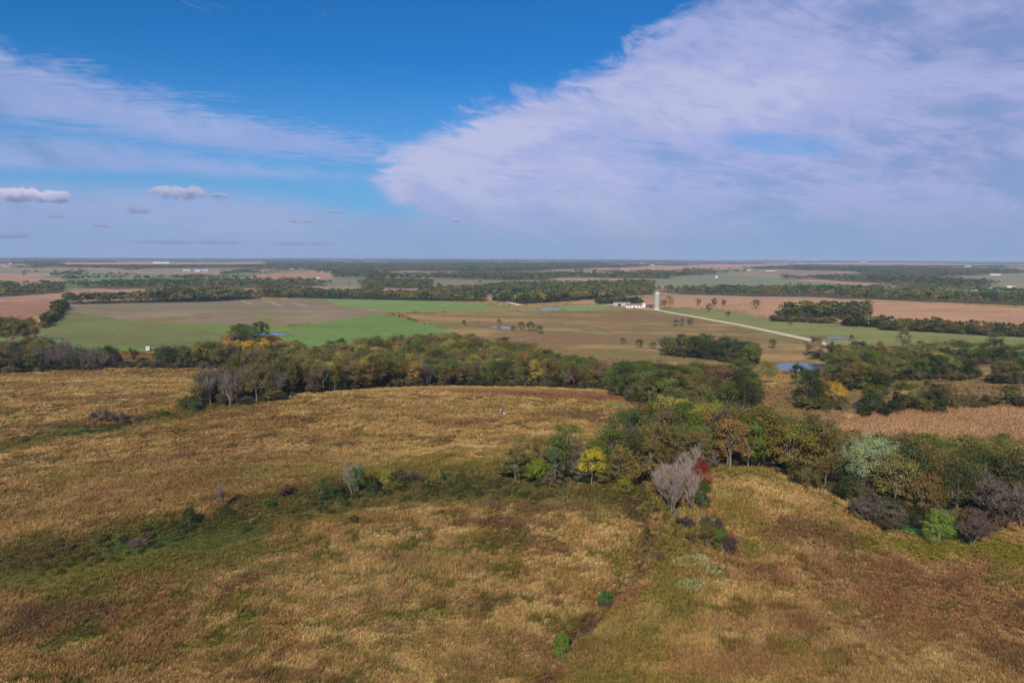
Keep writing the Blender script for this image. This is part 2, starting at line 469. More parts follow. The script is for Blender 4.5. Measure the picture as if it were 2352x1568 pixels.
moss, bright = C(96, 92, 40), C(72, 118, 58)
for a in ((400, 731, 34, 3.5, OLIVE, .8), (345, 735, 60, 4, OLIVE, .7), (462, 730, 26, 2.5, UMBER, .5), (540, 750, 22, 3.5, OLIVE, .7), (622, 738, 26, 4, OLIVE, .7), (470, 722, 16, 2, UMBER, .5), (430, 1105, 420, 46, moss, .35), (700, 1080, 300, 30, moss, .35), (1050, 1075, 140, 14, moss, .8), (980, 1070, 160, 25, C(112, 98, 44), .6), (250, 1120, 200, 40, RUST, .4), (180, 1085, 150, 20, OLIVE, .4),
          (1230, 1170, 140, 16, UMBER, .75), (1160, 1200, 130, 14, UMBER, .6), (1330, 908, 300, 12, C(116, 76, 60), .8), (1330, 955, 100, 10, UMBER, .7), (1230, 900, 240, 8, RUST, .7), (1420, 934, 40, 5, C(118, 130, 84), .8),
          (100, 1430, 150, 50, UMBER, .9), (60, 1280, 160, 36, UMBER, .7), (330, 1270, 330, 60, moss, .85), (170, 1330, 260, 60, moss, .75), (480, 1235, 160, 25, C(80, 84, 42), .8), (300, 1255, 90, 18, C(76, 96, 54), .7), (1700, 1180, 60, 90, OLIVE, .6),
          (1590, 1290, 40, 17, C(168, 160, 112), .85), (1640, 1312, 26, 12, C(124, 136, 88), .8), (1575, 1347, 40, 16, C(148, 148, 102), .85), (2118, 1208, 84, 34, bright, 1), (2160, 1190, 60, 10, bright, .7),
          (2250, 1262, 260, 26, C(112, 106, 38), .9), (1660, 1080, 90, 14, OLIVE, .8), (1780, 1100, 80, 24, OLIVE, .5), (1560, 1240, 50, 60, OLIVE, .7), (1560, 1370, 70, 60, OLIVE, .5), (1490, 1470, 60, 60, C(124, 102, 52), .4),
          (1880, 1240, 130, 28, UMBER, .65), (1960, 1330, 260, 60, C(120, 80, 58), .6), (2100, 1440, 300, 70, C(130, 88, 58), .5), (1750, 1420, 160, 50, C(120, 84, 54), .4), (160, 980, 150, 8, UMBER, .6), (100, 888, 200, 9, RUST, .5),
          (260, 915, 200, 6, UMBER, .6), (440, 925, 90, 6, OLIVE, .6), (180, 990, 80, 6, bright, .7), (90, 1003, 60, 5, C(110, 102, 50), .8), (500, 1045, 90, 14, RUST, .4), (320, 1150, 300, 50, RUST, .35), (350, 1060, 110, 14, UMBER, .35),
          (860, 1380, 90, 16, UMBER, .5), (560, 1420, 30, 26, C(100, 102, 40), .8), (170, 1470, 60, 40, C(84, 92, 42), .7), (1190, 1500, 260, 60, RUST, .4), (940, 1290, 80, 10, C(110, 72, 50), .6), (640, 1560, 120, 16, UMBER, .5),
          (1060, 1385, 110, 14, UMBER, .5), (330, 1340, 100, 18, RUST, .5), (1020, 1410, 90, 20, C(104, 100, 40), .6), (880, 1330, 260, 70, STRAW, .35), (1000, 1480, 300, 80, STRAW, .25), (1000, 940, 300, 20, TAN, .4), (800, 1200, 200, 20, GOLD, .4),
          (1450, 1360, 30, 60, C(128, 88, 56), .6), (2000, 1460, 46, 22, C(150, 112, 80), .5)):
    blob(*a)

WOODS = []      # footprints of the woods: polygon, label phrase, spacing, (min, max) height, mix of kinds, ends


def wood(name, pts, spacing, hts, mix, cap=9999):
    WOODS.append((name, wpoly(pts), spacing, hts, mix, np.array(pts, float), cap))


# kinds of foliage: name -> (prototype group, display colour, words)
KINDS = {
    'dark': ('round', C(58, 65, 35), 'dark green'), 'green': ('round', C(84, 92, 42), 'mid green'), 'olive': ('round', C(98, 92, 50), 'olive'),
    'yellow': ('tall', C(130, 120, 54), 'yellow-green'), 'gold': ('round', C(166, 130, 42), 'golden yellow'), 'ochre': ('round', C(110, 93, 54), 'ochre brown'),
    'rust': ('round', C(96, 76, 54), 'rusty brown'), 'sage': ('round', C(126, 134, 100), 'pale sage green'), 'red': ('tall', C(120, 52, 38), 'red leaved'),
    'bare': ('bare', C(112, 100, 91), 'bare grey'), 'mauve': ('bare', C(98, 86, 76), 'bare mauve-grey'), 'thin': ('thin', C(86, 78, 52), 'thin half-bare'),
    'cedar': ('cedar', C(52, 66, 38), 'dark conical'),
}
wood('left wood under the green field', [(-250, 826), (0, 826), (150, 822), (255, 834), (270, 847), (120, 855), (0, 858), (-250, 862)], 7.0, (8, 11.5), dict(bare=3, mauve=2, olive=2, dark=2, thin=2))
wood('pale thicket at far left', [(-60, 805), (60, 800), (140, 806), (140, 814), (-60, 816)], 7.0, (6, 8.5), dict(sage=4, olive=1))
wood('wood under the hunting blind', [(285, 843), (420, 832), (560, 826), (700, 826), (720, 848), (640, 849), (450, 847), (300, 845)], 6.6, (8, 11.5), dict(ochre=3, thin=3, olive=2, dark=3, mauve=1, green=1))
wood('thicket left of the middle wood', [(448, 938), (470, 912), (560, 900), (690, 890), (720, 900), (640, 918), (560, 932)], 5.2, (8.5, 12.5), dict(mauve=4, bare=4, thin=4, olive=1, rust=1, dark=1))
wood('middle wood along the ridge', [(690, 898), (760, 880), (1000, 868), (1200, 872), (1380, 884), (1400, 897), (1200, 890), (1050, 889), (820, 896), (720, 906)], 6.2, (9, 12.5), dict(thin=6, olive=3, yellow=2, bare=4, dark=2, green=2, mauve=2))
wood('middle wood behind the ridge', [(660, 862), (740, 842), (860, 818), (1010, 806), (1190, 818), (1250, 846), (1370, 872), (1200, 870), (1000, 864), (760, 880)], 7.0, (8.5, 12), dict(olive=4, ochre=4, yellow=3, green=3, dark=2, thin=2))
wood('low wood by the bright field', [(720, 822), (850, 808), (1000, 800), (1060, 790), (1090, 806), (900, 816), (760, 832)], 7.0, (6.5, 9), dict(ochre=4, olive=3, green=2, dark=2))
wood('dark wood right of the ridge', [(1390, 893), (1500, 900), (1640, 900), (1700, 904), (1715, 930), (1735, 966), (1660, 980), (1560, 958), (1480, 935), (1420, 910)], 6.8, (8.5, 12), dict(dark=5, green=4, olive=2, rust=1, thin=1))
wood('wood below the dark wood', [(1480, 988), (1590, 972), (1690, 990), (1740, 1046), (1880, 1080), (1880, 1098), (1740, 1070), (1620, 1073), (1540, 1078), (1440, 1060)], 6.6, (7.5, 11), dict(olive=4, green=4, dark=3, ochre=3, thin=3, yellow=1, rust=1))
wood('big wood below the cornfield', [(1640, 1040), (1780, 1046), (1880, 1064), (2000, 1078), (2150, 1088), (2300, 1104), (2430, 1136), (2430, 1196), (2250, 1204), (2120, 1206), (1990, 1186), (1880, 1132), (1770, 1082), (1650, 1074)], 6.4, (7.5, 11.5), dict(ochre=6, thin=4, olive=3, green=2, dark=3, mauve=1, bare=1))
wood('grove ending the swale', [(1160, 1098), (1180, 1080), (1300, 1066), (1460, 1060), (1520, 1085), (1470, 1128), (1430, 1114), (1300, 1114), (1200, 1108)], 4.6, (6, 9.5), dict(olive=4, green=4, dark=3, bare=2, thin=2, yellow=1, cedar=1))
wood('wood beside the blue pond', [(1905, 872), (1915, 856), (2000, 849), (2170, 854), (2165, 870), (2000, 876), (1920, 878)], 9.4, (9, 13), dict(green=5, dark=4, olive=3, yellow=2, thin=1))
wood('clump right of the blue pond', [(2175, 858), (2225, 862), (2235, 874), (2182, 874)], 7, (8, 11), dict(dark=2, olive=2, yellow=1))
wood('clump at the right edge', [(2285, 876), (2400, 870), (2400, 886), (2300, 886)], 7, (8, 11), dict(dark=3, olive=2))
wood('wood behind the blue pond', [(1850, 822), (1900, 820), (2010, 822), (2100, 826), (2430, 822), (2430, 838), (2150, 836), (2050, 828), (1900, 830)], 10.0, (7.5, 11), dict(dark=4, green=4, olive=3, thin=1, rust=1))
wood('hedgerow above the green pasture', [(2030, 753), (2200, 757), (2420, 770), (2420, 778), (2150, 764), (2030, 758)], 8, (6, 10), dict(dark=3, olive=3, rust=1))
wood('short hedgerow on the green pasture', [(1940, 743), (2030, 748), (2030, 753), (1940, 749)], 8, (7, 9), dict(dark=3, olive=2))
wood('low brush on the green pasture', [(1775, 734), (1920, 740), (1920, 743), (1775, 738)], 7, (4, 5.5), dict(olive=2, thin=2))
wood('grove in the tan field', [(1785, 722), (1900, 716), (1995, 712), (1990, 732), (1900, 730), (1800, 726)], 9, (9, 13), dict(dark=4, olive=3))
wood('strip of trees on the brown field', [(1525, 806), (1600, 810), (1730, 827), (1737, 842), (1650, 828), (1530, 816)], 7, (8, 11), dict(dark=5, olive=2, bare=1, green=1))
wood('trees left of the small pond', [(1835, 922), (1878, 918), (1884, 938), (1842, 942)], 6, (8, 11), dict(dark=3, rust=1, mauve=1))
wood('trees right of the small pond', [(1985, 946), (2050, 934), (2100, 928), (2170, 928), (2170, 938), (2060, 946), (1995, 954)], 8.5, (7, 11), dict(dark=4, green=3, thin=2, yellow=1))
wood('bushes above the cornfield', [(2200, 932), (2320, 926), (2352, 930), (2230, 938)], 9, (4, 7), dict(dark=2, olive=1))
wood('trees behind the golden tree', [(1925, 884), (2020, 884), (2050, 892), (1950, 896)], 7, (6, 9), dict(olive=3, rust=1, thin=1))
wood('clump beside the field pond', [(535, 786), (560, 782), (612, 782), (616, 788), (560, 792)], 7, (8, 12), dict(green=3, dark=3))
wood('yellow bushes below the field pond', [(520, 806), (610, 800), (640, 808), (540, 816)], 6, (5, 7.5), dict(gold=2, yellow=2, olive=1))
wood('big trees at the left edge', [(-150, 790), (0, 788), (80, 786), (82, 792), (0, 796), (-150, 800)], 8, (16, 21), dict(olive=3, green=2, yellow=1))
wood('row between tan and green fields', [(92, 750), (112, 736), (128, 718), (146, 704), (152, 706), (136, 722), (118, 740), (100, 753)], 7, (6, 9.5), dict(dark=4, olive=1))
wood('tree line behind the pale field', [(150, 694), (380, 688), (590, 680), (590, 687), (400, 695), (160, 699)], 10, (9, 14), dict(dark=4, olive=3, ochre=1))
wood('tall wood behind the pale field', [(330, 689), (400, 685), (520, 683), (560, 686), (520, 689), (400, 692)], 11, (14, 18), dict(dark=4, olive=3, green=2, ochre=1))
wood('wood behind the bright green field', [(590, 672), (650, 668), (740, 676), (950, 682), (1110, 686), (1110, 692), (930, 690), (740, 686), (600, 682)], 10, (9, 13), dict(dark=4, green=3, olive=3, ochre=1))
wood('trees along the country lane', [(1130, 690), (1160, 684), (1300, 682), (1420, 682), (1300, 692), (1200, 698)], 10, (9, 13), dict(dark=4, olive=3, yellow=1))
wood('windbreak of the farmstead', [(1375, 695), (1430, 694), (1470, 696), (1470, 698), (1430, 697), (1375, 698)], 7, (6, 8), dict(dark=4, green=1))
wood('far left wood', [(-300, 672), (0, 670), (140, 662), (150, 672), (0, 682), (-300, 684)], 11, (9, 13), dict(dark=4, olive=2))
wood('far wood beyond the lane', [(960, 672), (1200, 656), (1500, 652), (1500, 676), (1350, 684), (1200, 676), (1000, 680)], 13, (9, 13), dict(dark=4, green=4, olive=4, ochre=1, bare=1))
wood('far wood beyond the silo', [(1500, 668), (1900, 664), (2100, 673), (2430, 692), (2430, 704), (2100, 692), (1900, 683), (1560, 676)], 13, (9, 13), dict(dark=5, green=4, olive=3, ochre=1))
wood('far wood on the left', [(150, 660), (300, 652), (700, 648), (760, 656), (600, 662), (260, 664)], 14, (9, 13), dict(dark=5, green=3, olive=3))
wood('far wood on the right', [(1850, 640), (2150, 642), (2300, 654), (2200, 660), (2000, 650)], 14, (9, 13), dict(dark=5, green=3, mauve=2))


def hashcell(i, j, seed):
    return _hash(np.asarray(i, float), np.asarray(j, float), seed)


def far_plain(x, y):
    """quilt of fields beyond the home farm, and the share of it under trees"""
    c, s = math.cos(0.22), math.sin(0.22)
    u, v = x * c + y * s, y * c - x * s
    wu, wv = u + fbm(x, y, 700, 2, 31) * 60, v + fbm(x, y, 700, 2, 33) * 60
    i, j = np.floor(wu / 430), np.floor(wv / 300)
    h = hashcell(i, j, 5)
    pal = np.array([C(170, 131, 106), C(160, 124, 102), C(138, 124, 94), C(118, 120, 86), C(152, 120, 98), C(124, 114, 90), C(108, 122, 84), C(160, 130, 108)])
    col = pal[np.clip((h * len(pal)).astype(int), 0, len(pal) - 1)]
    fu, fv = wu / 430 - i, wv / 300 - j
    e = np.minimum(np.minimum(fu, 1 - fu) * 430, np.minimum(fv, 1 - fv) * 300)
    r = np.hypot(x, y)
    more = ss(2300, 3600, r)
    hedge = (e < 14 + r * 0.003) & (hashcell(np.floor(wu / 215), np.floor(wv / 150), 8) > 0.6)
    n = fbm(x, y, 1500, 4, 41, 0.6)
    creek = np.abs(fbm(x, y, 2600, 3, 47)) < 0.035
    lump = n > 0.42 - .26 * more
    # more woodland on the middle and left far plain, open corn to the back right
    return col, (hedge | creek | lump)


def land(x, y):
    """surface colour, roughness of the growth (grass tufts) and corn, at points of the ground"""
    n = len(x)
    r = np.hypot(x, y)
    wx, wy = x + fbm(x, y, 22, 3, 61) * (1.2 + r * 0.003), y + fbm(x, y, 22, 3, 67) * (1.2 + r * 0.003)
    # prairie
    a, b, c = fbm(x, y * 1.3, 46, 4, 71), fbm(x, y * 1.3, 13, 4, 73), fbm(x, y * 1.4, 4.0, 3, 79)
    t = np.clip(0.5 + 0.5 * (0.6 * a + 0.8 * b + 0.5 * c), 0, 1)[:, None]
    col = GOLD * (1 - t) + TAN * t
    reg = fbm(x, y * 1.3, 75, 3, 81)
    for colr, lam, seed, lo, hi, st, rg in ((STRAW, 4.2, 83, .0, .45, .7, .25), (RUST, 18, 89, .1, .6, .65, -.3), (OLIVE, 6.5, 97, .16, .5, .8, .15), (UMBER, 9, 101, .34, .65, .8, -.12), (moss, 3.6, 103, .26, .5, .9, .25), (C(120, 84, 54), 3.0, 105, .25, .55, .65, 0)):
        m = (ss(lo, hi, fbm(x, y * 1.6, lam, 4, seed, 0.62) + reg * rg) * st)[:, None]
        col = col * (1 - m) + colr * m
    rough = np.ones(n)
    kind = np.zeros(n, int)
    # far plain takes over beyond the home farm
    fcol, wood_m = far_plain(x, y)
    f = ss(1150, 1350, r)[:, None]
    col = col * (1 - f) + fcol * f
    rough = rough * (1 - ss(560, 700, r))
    fieldmask = np.zeros(n, bool)
    for poly, ca, cb, kd in FIELDS:
        m = in_poly(wx, wy, poly)
        if not m.any():
            continue
        xs, ys = x[m], y[m]
        if kd == 'grass2':
            k = ss(-.3, .55, fbm(xs + ys * .3, ys * 3.0, 90, 4, 131, .6))[:, None]
            cc = ca * (1 - k) + cb * k
            k = (ss(.0, .55, fbm(xs - ys * .4, ys * 4.0, 60, 4, 137, .6)) * .8)[:, None]
            cc = cc * (1 - k) + C(154, 124, 82) * k
            k = (ss(.25, .7, fbm(xs, ys * 2.5, 70, 4, 139, .6)) * .6)[:, None]
            cc = cc * (1 - k) + C(112, 106, 58) * k
            rough[m] = np.where(np.hypot(xs, ys) < 420, .12, 0)
        elif kd == 'cornrows':
            k = np.clip(.5 + .5 * fbm(xs, ys, 12, 4, 141), 0, 1)[:, None]
            cc = ca * k + cb * (1 - k)
            rough[m] = 0
        elif kd == 'stubble':
            k = np.clip(.5 + .6 * fbm(xs, ys * 2, 60, 4, 143), 0, 1)[:, None]
            cc = ca * k + cb * (1 - k)
            g = (ss(.3, .6, fbm(xs, ys * 2.2, 70, 3, 149)) * .7)[:, None]
            cc = cc * (1 - g) + C(112, 112, 66) * g
            rough[m] = 0
        else:
            k = np.clip(.5 + .7 * fbm(xs, ys * 2.2, 45, 4, 151), 0, 1)[:, None]
            cc = ca * k + cb * (1 - k)
            rough[m] = 0
        col[m] = cc
        fieldmask |= m & (r > 700)
    d = seg_dist(x, y, SWALE)
    k = (ss(11, 3, d + fbm(x, y, 9, 3, 167) * 5) * .8)[:, None]
    col = col * (1 - k) + C(84, 80, 40) * k
    d = seg_dist(x, y, SWALE_B)
    k = (ss(9, 3, d + fbm(x, y, 9, 3, 167) * 4) * .7)[:, None]
    col = col * (1 - k) + C(98, 92, 44) * k
    d = seg_dist(x, y, GREEN_R)
    k = (ss(10, 4, d + fbm(x, y, 6, 3, 169) * 9) * .55)[:, None]
    col = col * (1 - k) + C(108, 98, 44) * k
    d = seg_dist(x, y, GULLY)
    k = (ss(2.0, .4, d + fbm(x, y, 4, 3, 173) * 1.4) * .92)[:, None]
    col = col * (1 - k) + C(94, 72, 52) * k
    rough = np.where(d < .9, rough * .3, rough)
    near = r < 1050
    for bx, by, bw, bh, bc, st in BLOBS:
        q = ((x - bx) / bw) ** 2 + ((y - by) / bh) ** 2
        m = near & (q < 6)
        if m.any():
            nz = fbm(x[m], y[m], max(3.0, min(bw, bh) * .9), 3, 163)
            k = (ss(1.5, 0.2, q[m] + nz * 0.9) * st)[:, None]
            col[m] = col[m] * (1 - k) + bc * k
    for line in TRACKS:
        d = seg_dist(x, y, line)
        k = (ss(5, 1, d) * .7)[:, None]
        col = col * (1 - k) + C(160, 142, 114) * k
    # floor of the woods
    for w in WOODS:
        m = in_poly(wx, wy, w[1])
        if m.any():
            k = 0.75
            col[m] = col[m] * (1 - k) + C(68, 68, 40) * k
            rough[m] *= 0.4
    m = wood_m & (r > 1250) & ~fieldmask
    col[m] = col[m] * .35 + C(76, 78, 52) * .65
    for poly, lvl in PONDS:
        d = poly_dist(x, y, poly)
        k = (ss(9, 1, d) * .7)[:, None]
        col = col * (1 - k) + C(112, 88, 60) * k
        rough = np.where(d < 3, 0, rough)
    return col, rough, m, fieldmask


# ------------------------------------------------------------------ mesh helpers
def mesh(name, verts, faces, mat=None, smooth=False, attrs=None):
    """verts (n,3); faces (m,k) array of equal-sided faces, or list of such arrays"""
    me = bpy.data.meshes.new(name)
    verts = np.ascontiguousarray(verts, np.float32)
    groups = faces if isinstance(faces, list) else [faces]
    groups = [np.asarray(g, np.int32) for g in groups if len(g)]
    loops = np.concatenate([g.ravel() for g in groups])
    sizes = np.concatenate([np.full(len(g), g.shape[1], np.int32) for g in groups])
    starts = np.concatenate([[0], np.cumsum(sizes)[:-1]]).astype(np.int32)
    me.vertices.add(len(verts))
    me.vertices.foreach_set('co', verts.ravel())
    me.loops.add(len(loops))
    me.loops.foreach_set('vertex_index', loops)
    me.polygons.add(len(sizes))
    me.polygons.foreach_set('loop_start', starts)
    if smooth:
        me.polygons.foreach_set('use_smooth', np.ones(len(sizes), bool))
    for k, v in (attrs or {}).items():
        v = np.asarray(v, np.float32)
        if v.ndim == 2:
            at = me.attributes.new(k, 'FLOAT_COLOR', 'POINT')
            at.data.foreach_set('color', np.concatenate([v, np.ones((len(v), 1), np.float32)], 1).ravel())
        else:
            at = me.attributes.new(k, 'FLOAT', 'POINT')
            at.data.foreach_set('value', v)
    me.update(calc_edges=True)
    me.validate()
    if mat:
        me.materials.append(mat)
    return me


def link(name, data, parent=None, loc=None, **props):
    o = bpy.data.objects.new(name, data)
    COL.objects.link(o)
    if parent is not None:
        o.parent = parent
    if loc is not None:
        o.location = loc
    for k, v in props.items():
        o[k] = v
    return o


def material(name):
    m = bpy.data.materials.new(name)
    m.use_nodes = True
    N = NT(m.node_tree)
    N.n.clear()
    N.out = N.n.new('ShaderNodeOutputMaterial')
    return m, N


def principled(N, color, rough=0.85, spec=0.2, normal=None):
    b = N.n.new('ShaderNodeBsdfPrincipled')
    if isinstance(color, (tuple, list, np.ndarray)):
        b.inputs['Base Color'].default_value = tuple(float(q) for q in color[:3]) + (1,)
    else:
        N.l.new(color, b.inputs['Base Color'])
    b.inputs['Roughness'].default_value = rough
    b.inputs['Specular IOR Level'].default_value = spec
    if normal is not None:
        N.l.new(normal, b.inputs['Normal'])
    N.l.new(b.outputs[0], N.out.inputs[0])
    return b


def attr(N, name, kind='GEOMETRY'):
    a = N.n.new('ShaderNodeAttribute')
    a.attribute_type, a.attribute_name = kind, name
    return a


def bump(N, h, dist, strength=0.6):
    b = N.n.new('ShaderNodeBump')
    b.inputs['Strength'].default_value = strength
    b.inputs['Distance'].default_value = dist
    N.l.new(h, b.inputs['Height'])
    return b.outputs[0]


def pos(N):
    return N.n.new('ShaderNodeNewGeometry').outputs['Position']


def mat_ground():
    m, N = material('ground')
    base = attr(N, 'land').outputs['Color']
    p = pos(N)
    n1, n2 = N.noise(p, 0.9, 5, .65), N.noise(p, 0.16, 4, .6)
    v = N.math('ADD', N.math('MULTIPLY', N.math('SUBTRACT', n1, .5), 0.9), N.math('MULTIPLY', N.math('SUBTRACT', n2, .5), 0.7))
    f = N.math('ADD', 1.0, N.math('MULTIPLY', v, 0.85))
    col = N.mix(1.0, base, N.vec(f, f, f), 'MULTIPLY')
    h = N.math('ADD', n1, N.math('MULTIPLY', n2, 2.0))
    principled(N, col, .95, .05, bump(N, h, 0.5, .5))
    return m


def mat_leaf(kind='OBJECT', translucent=.22):
    m, N = material('foliage' if kind == 'OBJECT' else 'foliage_mass')
    if kind == 'OBJECT':
        base = N.n.new('ShaderNodeObjectInfo').outputs['Color']
    else:
        base = attr(N, 'tint', 'INSTANCER').outputs['Color']
    col = N.mix(1.0, base, attr(N, 'leaf').outputs['Color'], 'MULTIPLY')
    d, t, mx = N.n.new('ShaderNodeBsdfDiffuse'), N.n.new('ShaderNodeBsdfTranslucent'), N.n.new('ShaderNodeMixShader')
    N.l.new(col, d.inputs[0])
    N.l.new(col, t.inputs[0])
    mx.inputs[0].default_value = translucent
    N.l.new(d.outputs[0], mx.inputs[1])
    N.l.new(t.outputs[0], mx.inputs[2])
    N.l.new(mx.outputs[0], N.out.inputs[0])
    return m


def mat_plain(name, col, rough=.8, spec=.2, var=.25, scale=1.2):
    m, N = material(name)
    n = N.noise(pos(N), scale, 5, .6)
    f = N.math('ADD', 1.0 - var / 2, N.math('MULTIPLY', n, var))
    principled(N, N.mix(1.0, col, N.vec(f, f, f), 'MULTIPLY'), rough, spec)
    return m


M_GROUND = mat_ground()
M_LEAF = mat_leaf()
M_LEAFI = mat_leaf('INSTANCER')
M_BARK = mat_plain('bark', C(112, 100, 88), .9, .1, .5, 2.0)

# ------------------------------------------------------------------ the ground: one sheet out to the horizon
def build_ground():
    fine = np.radians(np.arange(-51, 51.01, 0.118))
    rest = np.radians(np.arange(54, 308, 4.0))
    ang = np.concatenate([fine, rest])
    rs = [6.0, 20.0, 40.0, 60.0, 72.0]
    while rs[-1] < 33000:
        r = rs[-1]
        rs.append(r * (1 + np.interp(math.log(r), [math.log(75), math.log(300), math.log(1200), math.log(6000)], [.0052, .006, .0095, .014])))
    rs = np.array(rs)
    R, A = np.meshgrid(rs, ang, indexing='ij')
    x, y = (R * np.sin(A)).ravel(), (R * np.cos(A)).ravel()
    z = height(x, y)
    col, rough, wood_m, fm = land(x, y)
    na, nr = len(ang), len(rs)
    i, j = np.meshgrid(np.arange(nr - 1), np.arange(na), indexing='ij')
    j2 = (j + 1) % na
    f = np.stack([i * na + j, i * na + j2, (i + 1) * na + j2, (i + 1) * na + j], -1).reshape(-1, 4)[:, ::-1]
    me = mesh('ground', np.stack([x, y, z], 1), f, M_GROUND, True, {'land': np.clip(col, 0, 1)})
    return link('ground', me, kind='structure', label='rolling prairie and farm fields reaching the horizon')


GROUND = build_ground()

# haze: even, pale air in a closed box round everything below the sky
m, N = material('haze')
pv = N.n.new('ShaderNodeVolumePrincipled')
pv.inputs['Color'].default_value = (0.50, 0.66, 0.90, 1)
pv.inputs['Density'].default_value = 8.5e-5
pv.inputs['Anisotropy'].default_value = 0.0
N.l.new(pv.outputs[0], N.out.inputs['Volume'])
HB, HT, HS = -130.0, 72.0, 34000.0
v = np.array([[sx * HS, sy * HS, z] for z in (HB, HT) for sx, sy in ((-1, -1), (1, -1), (1, 1), (-1, 1))])
link('haze', mesh("haze", v, np.array([[0, 3, 2, 1], [4, 5, 6, 7], [0, 1, 5, 4], [1, 2, 6, 5], [2, 3, 7, 6], [3, 0, 4, 7]]), m), kind='stuff', label='thin blue haze over the far plain')

# ------------------------------------------------------------------ ponds and lanes
m, N = material('pond_water')
n_ = N.noise(pos(N), 1.4, 3, .5)
principled(N, (.06, .08, .095), .12, .5, bump(N, n_, .02, .08))
M_WATER = m
for (poly, lvl), lab in zip(PONDS, ('narrow blue pond at the edge of the bright green field', 'small pale pond on the brown field', 'largest blue pond behind the green trees',
                                    'thin pond on the green pasture below the lane', 'small pond beside the golden yellow tree', 'sliver of water between the green and brown fields')):
    c = poly.mean(0)
    p = c + (poly - c) * 1.04
    # smooth outline
    q = []
    for k in range(len(p)):
        a, b = p[k], p[(k + 1) % len(p)]
        q += [a * .75 + b * .25, a * .25 + b * .75]
    q = np.array(q)
    z = lvl - np.hypot(c[0], c[1]) ** 2 / (2 * 6.37e6) + 0.05
    v = np.concatenate([[[c[0], c[1], z]], np.c_[q, np.full(len(q), z)]])
    k = np.arange(len(q))
    f = np.stack([np.zeros(len(q), int), 1 + k, 1 + (k + 1) % len(q)], 1)
    if np.cross(np.append(q[0] - c, 0), np.append(q[1] - c, 0))[2] < 0:
        f = f[:, ::-1]
    link('pond', mesh('pond', v, f, M_WATER), kind='structure', label=lab)

M_GRAVEL = mat_plain('gravel', C(184, 172, 150), .95, .1, .3, .6)


def lane(pts, width, lab):
    w = np.array(wpoly(pts))
    seg = np.r_[0, np.cumsum(np.hypot(*np.diff(w, axis=0).T))]
    s = np.arange(0, seg[-1], 4.0)
    x, y = np.interp(s, seg, w[:, 0]), np.interp(s, seg, w[:, 1])
    for _ in range(12):
        x[1:-1] = (x[:-2] + x[1:-1] + x[2:]) / 3
        y[1:-1] = (y[:-2] + y[1:-1] + y[2:]) / 3
    tx, ty = np.gradient(x), np.gradient(y)
    n = np.hypot(tx, ty)
    nx, ny = -ty / n, tx / n
    rows = []
    for o, dz in ((-1.25, -.5), (-1, .32), (-.35, .42), (.35, .42), (1, .32), (1.25, -.5)):
        wv = width / 2 * o * (1 + .05 * fbm(s, s * 0, 30, 2, int(o * 10) + 50))
        rows.append(np.stack([x + nx * wv, y + ny * wv, height(x + nx * wv, y + ny * wv) + dz], 1))
    v = np.stack(rows, 1).reshape(-1, 3)
    m_ = len(rows)
    i, j = np.meshgrid(np.arange(len(s) - 1), np.arange(m_ - 1), indexing='ij')
    f = np.stack([i * m_ + j, i * m_ + j + 1, (i + 1) * m_ + j + 1, (i + 1) * m_ + j], -1).reshape(-1, 4)
    link('road', mesh('road', v, f[:, ::-1], M_GRAVEL, True), kind='structure', label=lab)


lane([(1398, 699), (1440, 702.5), (1490, 710), (1545, 719), (1620, 732), (1700, 746), (1780, 763), (1840, 776), (1893, 790), (1960, 806)], 5.2, 'straight pale gravel road past the silo')
lane([(1128, 685), (1150, 688.5), (1172, 694), (1198, 702)], 8.0, 'short curved stretch of pale gravel road near the trees')

# ------------------------------------------------------------------ tree prototypes, one unit high
def tubes(paths, sides=5):
    """paths: list of (points (k,3), radii (k))"""
    V, F, o = [], [], 0
    a = np.linspace(0, 2 * np.pi, sides, endpoint=False)
    for P, rad in paths:
        P = np.asarray(P, float)
        k = len(P)
        T = np.gradient(P, axis=0)
        T /= np.linalg.norm(T, axis=1, keepdims=True) + 1e-9
        ref = np.array([0.3, 0.9, 0.1])
        U = np.cross(T, ref)
        U /= np.linalg.norm(U, axis=1, keepdims=True) + 1e-9
        W = np.cross(T, U)
        ring = P[:, None] + (U[:, None] * np.cos(a)[None, :, None] + W[:, None] * np.sin(a)[None, :, None]) * np.asarray(rad)[:, None, None]
        V.append(ring.reshape(-1, 3))
        i, j = np.meshgrid(np.arange(k - 1), np.arange(sides), indexing='ij')
        j2 = (j + 1) % sides
        F.append((np.stack([i * sides + j, i * sides + j2, (i + 1) * sides + j2, (i + 1) * sides + j], -1).reshape(-1, 4)) + o)
        o += k * sides
    return np.concatenate(V), np.concatenate(F)


def unit(v):
    return v / (np.linalg.norm(v, axis=-1, keepdims=True) + 1e-9)


def leaf_quads(cen, nrm, size, rng, shade):
    n = len(cen)
    t = unit(np.cross(nrm, rng.normal(size=(n, 3))))
    b = np.cross(nrm, t)
    s = (size * rng.uniform(.6, 1.35, (n, 1)))
    V = np.stack([cen - t * s * .5, cen + b * s * .36, cen + t * s * .55, cen - b * s * .36], 1).reshape(-1, 3)
    F = np.arange(4 * n).reshape(n, 4)
    return V, F, np.repeat(shade, 4, axis=0)


